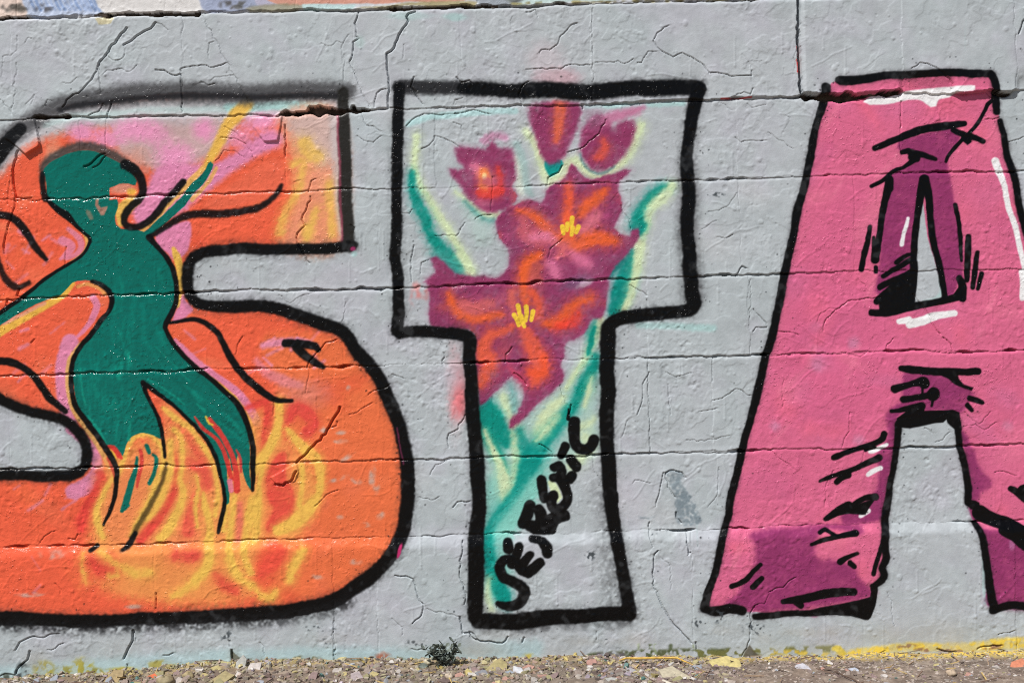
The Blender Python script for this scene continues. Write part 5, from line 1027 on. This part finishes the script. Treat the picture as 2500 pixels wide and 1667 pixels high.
LETTER = {"S": "orange letter S with pink streaks, yellow flames and a thick black outline",
          "T": "grey letter T with thick black outline, filled with mauve flowers and teal leaves",
          "A": "pink letter A with purple shading, white highlights and black hatching"}
PLABEL = {"S/dancing_figure": "dark green dancing figure with one raised arm", "T/signature": "black hand-sprayed signature climbing the stem",
          "S/outline": "thick soft black outline of the S", "T/outline": "thick black outline of the T", "A/outline": "black outline of the A", 
          "T/flower/1": "upright mauve bud with an orange middle", "T/flower/2": "round mauve bud tilted to the right", "T/flower/3": "mauve bud with a bright orange heart at the upper left", "T/flower/4": "open mauve flower with orange rays and yellow stamens, upper one", "T/flower/5": "open mauve flower with orange rays and yellow stamens, lower one"}
letters = {}
for L in "STA":
    letters[L] = skin("painted_letter", groups[10000 + tag_id(L)], wall)
    letters[L]["label"] = LETTER[L]
for t in TAGS[1:]:
    if not t or '/' not in t: continue
    k = 10000 + tag_id(t)
    if k not in groups or len(groups[k]) < 6: continue
    o = skin(t.split('/')[1], groups[k], letters.get(t[0], wall))
    if t in PLABEL: o["label"] = PLABEL[t]


# ------------------------------------------------------------------ ground
def px2wall(u, v):
    """photo pixel -> wall x, z"""
    du, dv = u - UC, v - VC
    return S * (du * CR - dv * SR), ZC - S * (du * SR + dv * CR)
def ground_at(u, v, z=0.0):
    """where the view ray of a photo pixel meets the ground level z"""
    x, zz = px2wall(u, v)
    t = (ZC - z) / max(ZC - zz, 1e-3)          # ray param: 1 = wall plane
    return x * t, -DIST + DIST * t
def axis_m(lo_far, lo, hi, hi_far, step, maxstep):
    return axis(lo_far, lo, hi, hi_far, step, 1.25, maxstep)
gx = axis_m(-40, -1.5, 1.5, 40, .0075, 2.5); gy = axis_m(-40, -.42, .0, 40, .0075, 2.5)
GXm, GYm = np.meshgrid(gx, gy)
VN = {}
def vnoise(x, y, sc, seed):
    if seed not in VN: VN[seed] = np.random.default_rng(seed).random((64, 64))
    r = VN[seed]; a, b = x / sc, y / sc
    i, j = np.floor(a).astype(int), np.floor(b).astype(int); f, g = a - i, b - j
    f, g = f * f * (3 - 2 * f), g * g * (3 - 2 * g)
    h = lambda p, q: r[p % 64, q % 64]
    return (h(i, j) * (1 - f) + h(i + 1, j) * f) * (1 - g) + (h(i, j + 1) * (1 - f) + h(i + 1, j + 1) * f) * g
def ground_h(x, y):
    """low heap of debris drifted against the wall, a little higher at the right"""
    x, y = np.asarray(x, float), np.asarray(y, float)
    near = np.clip(1 + y / .16, 0, 1) * np.exp(-np.clip(np.abs(x) - 1.6, 0, 9))
    base = np.interp(x, [-1.3, -1.0, -.7, -.5, -.3, 0, .3, .7, 1.0, 1.3], [-.010, -.004, .013, .020, .013, .004, .0, -.008, -.013, -.014])
    return base * near + .008 * (vnoise(x, y, .12, 1) - .5) + .006 * (vnoise(x, y, .04, 2) - .5) + .004 * (vnoise(x, y, .015, 3) - .5) * (np.abs(x) < 2)
gh = ground_h(GXm, GYm)
dirt = np.array([lin((126,112,98)), lin((92,80,70)), lin((162,148,132))])
n1, n2 = vnoise(GXm, GYm, .05, 5), vnoise(GXm, GYm, .012, 6)
gc = dirt[0] + (dirt[1] - dirt[0]) * (n1 * .9)[..., None] + (dirt[2] - dirt[0]) * np.clip(n2 * 1.4 - .5, 0, 1)[..., None]
near = np.clip(1 + GYm / .10, 0, 1)
yel = np.clip(near * 1.6 - .2, 0, 1) * np.interp(GXm, [-1.4,-1.1,-.9,-.5,-.2,0,.2,.45,.6,.8,1.3], [.1,.1,.3,.35,.15,.3,.2,.35,.75,.95,.95]) * np.clip(.3 + 1.3 * vnoise(GXm, GYm, .03, 8), 0, 1) * (np.abs(GXm) < 1.5)
gc = gc + (lin((216,186,84)) - gc) * yel[..., None]
gi = np.arange(GXm.size, dtype=np.int32).reshape(GXm.shape)
gq = np.stack([gi[:-1, :-1], gi[:-1, 1:], gi[1:, 1:], gi[1:, :-1]], -1).reshape(-1, 4)
gv = np.stack([GXm.ravel(), GYm.ravel(), gh.ravel()], 1)
tag(add("ground", raw_mesh("ground", gv, gq, None, gc.reshape(-1, 3).astype(np.float32)), RUBBLE), kind="structure")

# ------------------------------------------------------------------ debris: chips of paint, mortar and stone
def chip_geo(size, thick, rnd, sides=None, dome_=0.0):
    n = sides or rnd.randint(4, 7)
    an = sorted(rnd.uniform(0, 6.283) for _ in range(n))
    an = [a * .5 + (i + .5) * 6.283 / n * .5 for i, a in enumerate(an)]
    rr = [size * rnd.uniform(.6, 1.15) for _ in range(n)]
    sx = rnd.uniform(.75, 1.3)
    top = [(r * math.cos(a) * sx, r * math.sin(a) / sx, thick * rnd.uniform(.8, 1.2)) for a, r in zip(an, rr)]
    bot = [(x * rnd.uniform(1.0, 1.12), y * rnd.uniform(1.0, 1.12), 0) for x, y, _ in top]
    v = top + bot + [(0, 0, thick * (1.1 + dome_)), (0, 0, -thick * .2)]
    f = []
    for i in range(n):
        j = (i + 1) % n
        f += [(i, n + i, n + j), (i, n + j, j), (i, j, 2 * n), (n + j, n + i, 2 * n + 1)]
    return np.array(v), np.array(f, np.int32)
def rot_mat(tx, ty, tz):
    return np.array(Matrix.Rotation(tz, 3, 'Z') @ Matrix.Rotation(ty, 3, 'Y') @ Matrix.Rotation(tx, 3, 'X'))
CH_COL = [((172,164,154),5),((154,142,132),8),((136,116,108),8),((112,96,90),8),((164,148,136),7),((186,178,168),2),((170,160,120),4),((196,184,120),2),((166,162,116),3),((150,160,170),2),((150,118,100),2),((168,140,126),2),((90,80,78),4),((60,110,106),1),((214,212,208),3),((170,158,176),2)]
POOL = [c for c, n in CH_COL for _ in range(n)]
rnd = random.Random(5)
vs, fs, cs, nv = [], [], [], 0
def debris(count, ylo, smin, smax, flat, xlo=-1.45):
    global nv
    for _ in range(count):
        x = rnd.uniform(xlo, 1.45); y = -rnd.random() ** 1.25 * ylo - .004
        sz = smin + (smax - smin) * rnd.random() ** 2.4
        if x > .45: sz *= .62
        c = rnd.choice(POOL)
        if y > -.07 and rnd.random() < np.interp(x, [-1.3, -.9, -.4, 0, .3, .5, 1.3], [.08, .3, .12, .28, .25, .3, .6]): c = rnd.choice([(196,182,112),(184,174,120),(204,184,98),(170,160,104)])
        if x < .1 and rnd.random() < .35: c = rnd.choice([(158,150,122),(136,128,106),(168,160,132),(112,104,90),(180,172,150)])
        if x > .5 and y < -.06 and rnd.random() < .6: c = rnd.choice([(158,142,128),(172,158,144),(134,116,104),(186,176,166)])
        if x < .3: sz *= 1.05
        v, f = chip_geo(sz, sz * (rnd.uniform(.25, .75) if x < .3 else rnd.uniform(.12, .5)), rnd)
        v = v @ rot_mat(rnd.gauss(0, flat), rnd.gauss(0, flat), rnd.uniform(0, 6.28)).T
        v += (x, y, float(ground_h(x, y)) - sz * .1)
        v[:, 1] = np.minimum(v[:, 1], -.0015)
        vs.append(v); fs.append(f + nv); nv += len(v)
        cs.append(np.tile(lin(tuple(np.clip(np.array(c) * .68 + np.array((138,126,116)) * .3 + rnd.gauss(0, 12), 20, 235))), (len(v), 1)))
debris(7000, .36, .0016, .0085, .35)
debris(4200, .16, .0016, .008, .6)
debris(4200, .34, .0016, .010, .3, .15)
for _ in range(300):      # slivers and bits of straw
    x = rnd.uniform(-1.45, 1.45); y = -rnd.random() ** 1.3 * .34 - .006
    L, w_ = rnd.uniform(.006, .028), rnd.uniform(.0005, .0012); a = rnd.uniform(0, 6.28); zt = rnd.gauss(0, .25)
    v = np.array([(sx * L, sy * w_, sz * w_) for sx in (-1, 1) for sy in (-1, 1) for sz in (-1, 1)]) @ rot_mat(0, zt, a).T
    v += (x, y, float(ground_h(x, y)) + .004); v[:, 1] = np.minimum(v[:, 1], -.0012)
    f = np.array([(0,1,3),(0,3,2),(4,6,7),(4,7,5),(0,4,5),(0,5,1),(2,3,7),(2,7,6),(0,2,6),(0,6,4),(1,5,7),(1,7,3)], np.int32)
    vs.append(v); fs.append(f + nv); nv += 8
    cs.append(np.tile(lin(rnd.choice([(120,96,80),(110,96,84),(160,136,110),(124,108,98),(196,170,110)])), (8, 1)))
gr = add("gravel", raw_mesh("gravel", np.concatenate(vs), None, np.concatenate(fs), np.concatenate(cs).astype(np.float32), smooth=False), RUBBLE)
tag(gr, "loose mass of small chips, grit and slivers along the foot of the wall", "gravel", kind="stuff")

def stone(name, u, v, w_px, h_px, col, label, cat="stone", group=None, tilt=0.3, thick=.25, speck=None, rounded=False, lift=0.0):
    """one larger piece; u, v = photo position of its middle, w/h its size in photo px"""
    r2 = random.Random(int(u * 7 + v))
    x, y = ground_at(u, v, .012)
    y = min(y, -.012)
    k = (DIST + y) / DIST; R = w_px * S * k * .5
    if rounded:
        vv, ff = [], []; n, m = 12, 7
        for a in range(m + 1):
            th = math.pi * a / m
            for b_ in range(n):
                ph = 6.283 * b_ / n; rr = 1 + .13 * math.sin(3 * ph + th * 2 + u) + .09 * math.cos(2 * ph - th * 3)
                vv.append((R * rr * math.sin(th) * math.cos(ph), R * .8 * rr * math.sin(th) * math.sin(ph), h_px * S * k * .5 * (1 + rr * math.cos(th) * 1.0)))
        for a in range(m):
            for b_ in range(n):
                p0, p1 = a * n + b_, a * n + (b_ + 1) % n
                ff += [(p0, p0 + n, p1 + n), (p0, p1 + n, p1)]
        vv, ff = np.array(vv), np.array(ff, np.int32)
    else:
        vv, ff = chip_geo(R, R * thick, r2, r2.randint(6, 9), .1)
    M = rot_mat(tilt, r2.gauss(0, .08), 0)
    if not rounded: M = M @ rot_mat(0, 0, r2.uniform(0, 6.28))
    vv = vv @ M.T
    top = vv[:, 1].max(); y = min(y, -.003 - top)
    cc = np.tile(lin(tuple(np.array(col) * .84 + np.array((140,124,112)) * .12)), (len(vv), 1))
    if speck is not None:
        for i in range(len(cc)):
            if r2.random() < .35: cc[i] = lin(speck)
    o = add(name, raw_mesh(name, vv, None, ff, cc.astype(np.float32), smooth=rounded), RUBBLE, None, (x, y, float(ground_h(x, y)) - .002 + lift))
    return tag(o, label, cat, group)
stone("flat_stone", 275, 1651, 66, 18, (164,146,104), "long tan flat stone at the far left, standing nearest the yellow stain", tilt=.5, thick=.2)
stone("flat_stone", 120, 1658, 44, 14, (112,108,92), "grey-brown flat stone lowest at the left edge of the debris", tilt=.4, thick=.22)
stone("flat_stone", 165, 1652, 46, 20, (122,108,84), "dark brown flake leaning beside the grey-brown flat stone", tilt=.7, thick=.15)
stone("pebble", 405, 1657, 44, 26, (158,146,112), "large rounded tan pebble below the orange chip", rounded=True)
stone("pebble", 459, 1646, 30, 18, (166,152,112), "small rounded tan pebble right of the large tan pebble", rounded=True)
stone("paint_chip", 372, 1642, 36, 14, (214,104,62), "bright orange paint chip lying among brown stones", "paint chip", tilt=.5, thick=.1)
stone("paint_chip", 322, 1656, 34, 12, (30,100,94), "dark teal paint chip beside the tan flat stone", "paint chip", tilt=.3, thick=.1)
stone("plaster_lump", 585, 1626, 46, 30, (176,178,172), "pale grey-green plaster lump leaning on the wall under a hole", "plaster", tilt=1.0, thick=.25)
stone("plaster_lump", 553, 1622, 28, 26, (186,180,122), "yellow-painted plaster lump leaning on the wall", "plaster", tilt=1.0, thick=.25)
stone("flat_stone", 623, 1630, 50, 24, (198,192,188), "pale wedge-shaped flat stone with a bright top face", tilt=.75, thick=.3)
stone("flat_stone", 540, 1652, 52, 22, (164,154,110), "yellowish flat stone in front of the pale plaster lump", tilt=.4, thick=.25)
stone("flat_stone", 870, 1648, 40, 22, (166,156,158), "greyish mauve angular stone beside the blue chip", tilt=.5, thick=.3)
stone("paint_chip", 908, 1637, 40, 10, (96,122,164), "blue paint chip lying flat in the debris", "paint chip", tilt=.3, thick=.08)
stone("pebble", 1045, 1614, 20, 16, (214,206,176), "small cream pebble left of the weed against the wall", rounded=True)
stone("pebble", 1096, 1638, 22, 14, (206,190,168), "small cream pebble just below the weed", rounded=True)
stone("flat_stone", 1147, 1632, 28, 24, (196,180,112), "mustard angular stone right of the weed", tilt=.6, thick=.4)
stone("flat_stone", 1178, 1634, 34, 20, (128,132,140), "slate-grey angular stone with a white lower corner", tilt=.7, thick=.3, speck=(206,206,206))
stone("flat_stone", 1215, 1622, 60, 18, (168,156,106), "mustard flat slab against the wall below the black crack", tilt=.5, thick=.25)
stone("flat_stone", 1266, 1628, 34, 26, (172,176,186), "blue-grey angular stone with pale face below the T's foot", tilt=.7, thick=.4, speck=(200,202,206))
stone("flat_stone", 1446, 1610, 32, 26, (186,140,128), "dusty pink stone standing against the wall, left of the twig", tilt=1.0, thick=.35)
stone("paint_chip", 1431, 1594, 14, 18, (208,204,170), "small cream chip standing upright against the wall", "paint chip", tilt=1.2, thick=.12)
stone("paint_chip", 1393, 1605, 22, 14, (74,78,56), "dark olive chip leaning at the wall foot", "paint chip", tilt=.9, thick=.12)
stone("flat_stone", 1542, 1627, 34, 22, (166,166,172), "grey flat stone right under the yellow twig", tilt=.4, thick=.3)
stone("paint_chip", 1650, 1636, 80, 26, (190,182,156), "broad cream flake of render lying flat under the twig", "paint chip", tilt=.25, thick=.07)
stone("paint_chip", 1630, 1658, 60, 20, (216,210,192), "broad near-white flake at the lower frame edge", "paint chip", tilt=.25, thick=.07)
stone("flat_stone", 1490, 1650, 36, 26, (178,180,176), "pale grey flake below the dusty pink stone", tilt=.5, thick=.15)
stone("paint_chip", 1770, 1606, 90, 16, (204,190,122), "long pale yellow flake of paint at the wall foot", "paint chip", tilt=.4, thick=.06)
stone("paint_chip", 1893, 1624, 26, 12, (176,190,204), "pale blue chip lying right of the pale yellow flake", "paint chip", tilt=.3, thick=.1)
stone("paint_chip", 1960, 1622, 50, 18, (196,198,206), "pale lilac flake with a raised rim", "paint chip", tilt=.35, thick=.12)
stone("paint_chip", 2080, 1623, 40, 10, (180,192,206), "pale blue-grey flake on the dusty right part of the ground", "paint chip", tilt=.2, thick=.1)
stone("pebble", 2322, 1634, 26, 16, (196,176,150), "rounded beige pebble alone on the dusty ground at the right", rounded=True)
stone("paint_chip", 2165, 1650, 18, 10, (178,190,204), "tiny pale blue chip near the lower edge at the right", "paint chip", tilt=.3, thick=.15)
stone("flat_stone", 2480, 1612, 46, 22, (214,130,96), "orange-stained stone at the right edge of the frame", tilt=.6, thick=.3)
stone("paint_chip", 1905, 1655, 14, 18, (128,124,70), "small olive tuft-like chip at the bottom edge", "paint chip", tilt=.9, thick=.3)
NAMED = [("pale grey", (184,178,172)), ("greyish brown", (150,136,126)), ("dusty mauve", (142,120,118)), ("dark brown", (104,88,84)), ("chalk white", (212,208,202)), ("mustard", (186,174,118)), ("olive", (150,146,104)), ("slate blue", (150,160,172)), ("brick pink", (184,140,126))]
ZONES = [(0, 230, "under the yellow stains at the far left"), (230, 430, "left of the pale plaster lump"), (430, 700, "around the pale plaster lump"), (700, 1000, "under the gap between S and T"), (1000, 1230, "around the weed"), (1230, 1500, "below the foot of the T"), (1500, 1750, "below the yellow twig"), (1750, 2050, "below the left leg of the A"), (2050, 2300, "below the gap between the legs of the A"), (2300, 2500, "at the far right")]
pieces = {}
for i in range(130):
    r2 = random.Random(900 + i); u = r2.uniform(5, 2490)
    v = np.interp(u, [0, 625, 1250, 1875, 2500], [1652, 1626, 1616, 1606, 1598]) + r2.random() * 44
    if v > 1664: v = 1662 - r2.random() * 16
    z = next(n for a, b, n in ZONES if a <= u < b)
    pieces.setdefault((r2.choice(NAMED), z), []).append((u, v, r2))
ORD = ["leftmost", "second", "third", "fourth", "fifth", "sixth", "seventh", "eighth"]
for ((cn, cc), z), lst in pieces.items():
    lst.sort(key=lambda t: t[0])
    for k, (u, v, r2) in enumerate(lst):
        lab = f"{cn} rubble piece {z}" if len(lst) == 1 else f"{ORD[k]} {cn} rubble piece {z}"
        stone("rubble_piece", u, v, r2.uniform(16, 38) * (.55 if u > 1750 else .85), 14, cc, lab, "rubble", "medium rubble pieces strewn along the wall foot", tilt=r2.uniform(.0, .9), thick=r2.uniform(.2, .6))

# ------------------------------------------------------------------ weed, twigs
LEAF_MAT = plain_material("dusty_weed_leaf", (122,130,122), (62,72,62), 120, .7, .2)
STEM_MAT = plain_material("weed_stem", (86,80,62), (48,46,38), 150, .8, .2)
TWIG_MAT = plain_material("yellow_painted_twig", (222,184,84), (168,128,54), 90, .6, .4)
DRY_MAT = plain_material("dry_twig", (104,82,66), (66,52,44), 120, .8, .4)
def tube(pts, r, n=6):
    pts = [Vector(p) for p in pts]; v, f = [], []
    r = np.interp(np.linspace(0, 1, len(pts)), np.linspace(0, 1, len(np.atleast_1d(r))), np.atleast_1d(r))
    for i, p in enumerate(pts):
        d = (pts[min(i + 1, len(pts) - 1)] - pts[max(i - 1, 0)]).normalized()
        a = d.cross(Vector((.3, .9, .2))).normalized(); b = d.cross(a)
        for k in range(n):
            t = 6.283 * k / n; q = p + (a * math.cos(t) + b * math.sin(t)) * r[i]; v.append(q[:])
    for i in range(len(pts) - 1):
        for k in range(n): f.append((i * n + k, i * n + (k + 1) % n, (i + 1) * n + (k + 1) % n, (i + 1) * n + k))
    f.append(tuple(range(n))[::-1]); f.append(tuple((len(pts) - 1) * n + k for k in range(n)))
    return v, f
def from_py(name, v, f, mat, parent=None, loc=None, smooth=True):
    me = bpy.data.meshes.new(name); me.from_pydata(v, [], f)
    for p_ in me.polygons: p_.use_smooth = smooth
    return add(name, me, mat, parent, loc)
wx, wy = ground_at(1085, 1630, .0); wy = min(wy, -.035)
weed = bpy.data.objects.new("weed", None); coll.objects.link(weed); weed.location = (wx, wy, float(ground_h(wx, wy))); weed.scale = (.8, .8, .7)
tag(weed, "small dusty grey-green weed growing at the foot of the wall below the T", "plant")
rw = random.Random(3)
leaf_meshes = []
for k in range(4):
    L, W = .011 + .003 * k, .004 + .001 * k
    v = [(0,0,0),(-W*.7,L*.3,.0012),(0,L*.3,-.0006),(W*.7,L*.3,.0012),(-W,L*.62,.0016),(0,L*.62,0),(W,L*.62,.0016),(0,L,.002)]
    v += [(x, y, z - .0005) for x, y, z in v]
    f = [(0,2,1),(0,3,2),(1,2,5,4),(2,3,6,5),(4,5,7),(5,6,7)]; f += [tuple(i + 8 for i in q[::-1]) for q in f]
    me = bpy.data.meshes.new("leaf"); me.from_pydata(v, [], f); me.materials.append(LEAF_MAT); leaf_meshes.append(me)
def leaf_at(p, parent=None):
    o = bpy.data.objects.new("leaf", rw.choice(leaf_meshes)); coll.objects.link(o); o.parent = weed
    o.location = p; o.rotation_euler = (rw.gauss(.5, .6), rw.gauss(0, .6), rw.uniform(0, 6.28)); s_ = rw.uniform(.7, 1.5); o.scale = (s_, s_, s_)
for k in range(15):
    an = rw.uniform(-1.25, 1.25); hgt = rw.uniform(.035, .082) * (1 if abs(an) < .9 else .75)
    dx, dy = math.sin(an) * hgt * .85, rw.uniform(-.012, .018)
    pts = [(dx * t + rw.gauss(0, .0012), dy * t + rw.gauss(0, .001), hgt * (t ** .8)) for t in np.linspace(0, 1, 6)]
    v, f = tube(pts, [.0013, .0006], 5); from_py("stem", v, f, STEM_MAT, weed)
    for i in range(1, 6):
        for _ in range(2 if i < 5 else 3): leaf_at((pts[i][0] + rw.gauss(0, .003), pts[i][1] + rw.gauss(0, .003), pts[i][2] + rw.gauss(0, .002)))
for _ in range(26): leaf_at((rw.gauss(0, .022), rw.gauss(-.004, .008), rw.uniform(.006, .03)))

def twig(name, uv, r, mat, label, zlift=.006):
    pts = []
    for u, v in uv:
        x, y = ground_at(u, v, .01); y = min(y, -.012); pts.append((x, y, float(ground_h(x, y)) + zlift))
    c = Vector(pts[0]); v, f = tube([Vector(p) - c for p in pts], r, 7)
    o = from_py(name, v, f, mat, None, c); return tag(o, label, "twig")
tw = twig("twig", [(1512, 1613), (1528, 1609), (1560, 1608), (1600, 1607), (1640, 1606), (1655, 1607), (1670, 1613), (1692, 1621)], [.0012, .0024, .0026, .0026, .0024, .002, .0016, .0008], TWIG_MAT, "long yellow-painted twig lying along the foot of the wall", .012)
twig("twig", [(2038, 1634), (2060, 1642), (2085, 1652), (2110, 1668)], [.0008, .0013, .0012, .0008], DRY_MAT, "thin dark dry twig slanting down the dusty ground at the right", .004)
twig("twig", [(2160, 1630), (2172, 1622), (2182, 1614)], [.0006, .0009, .0006], TWIG_MAT, "short straw-yellow stalk on the dusty ground at the right", .008)
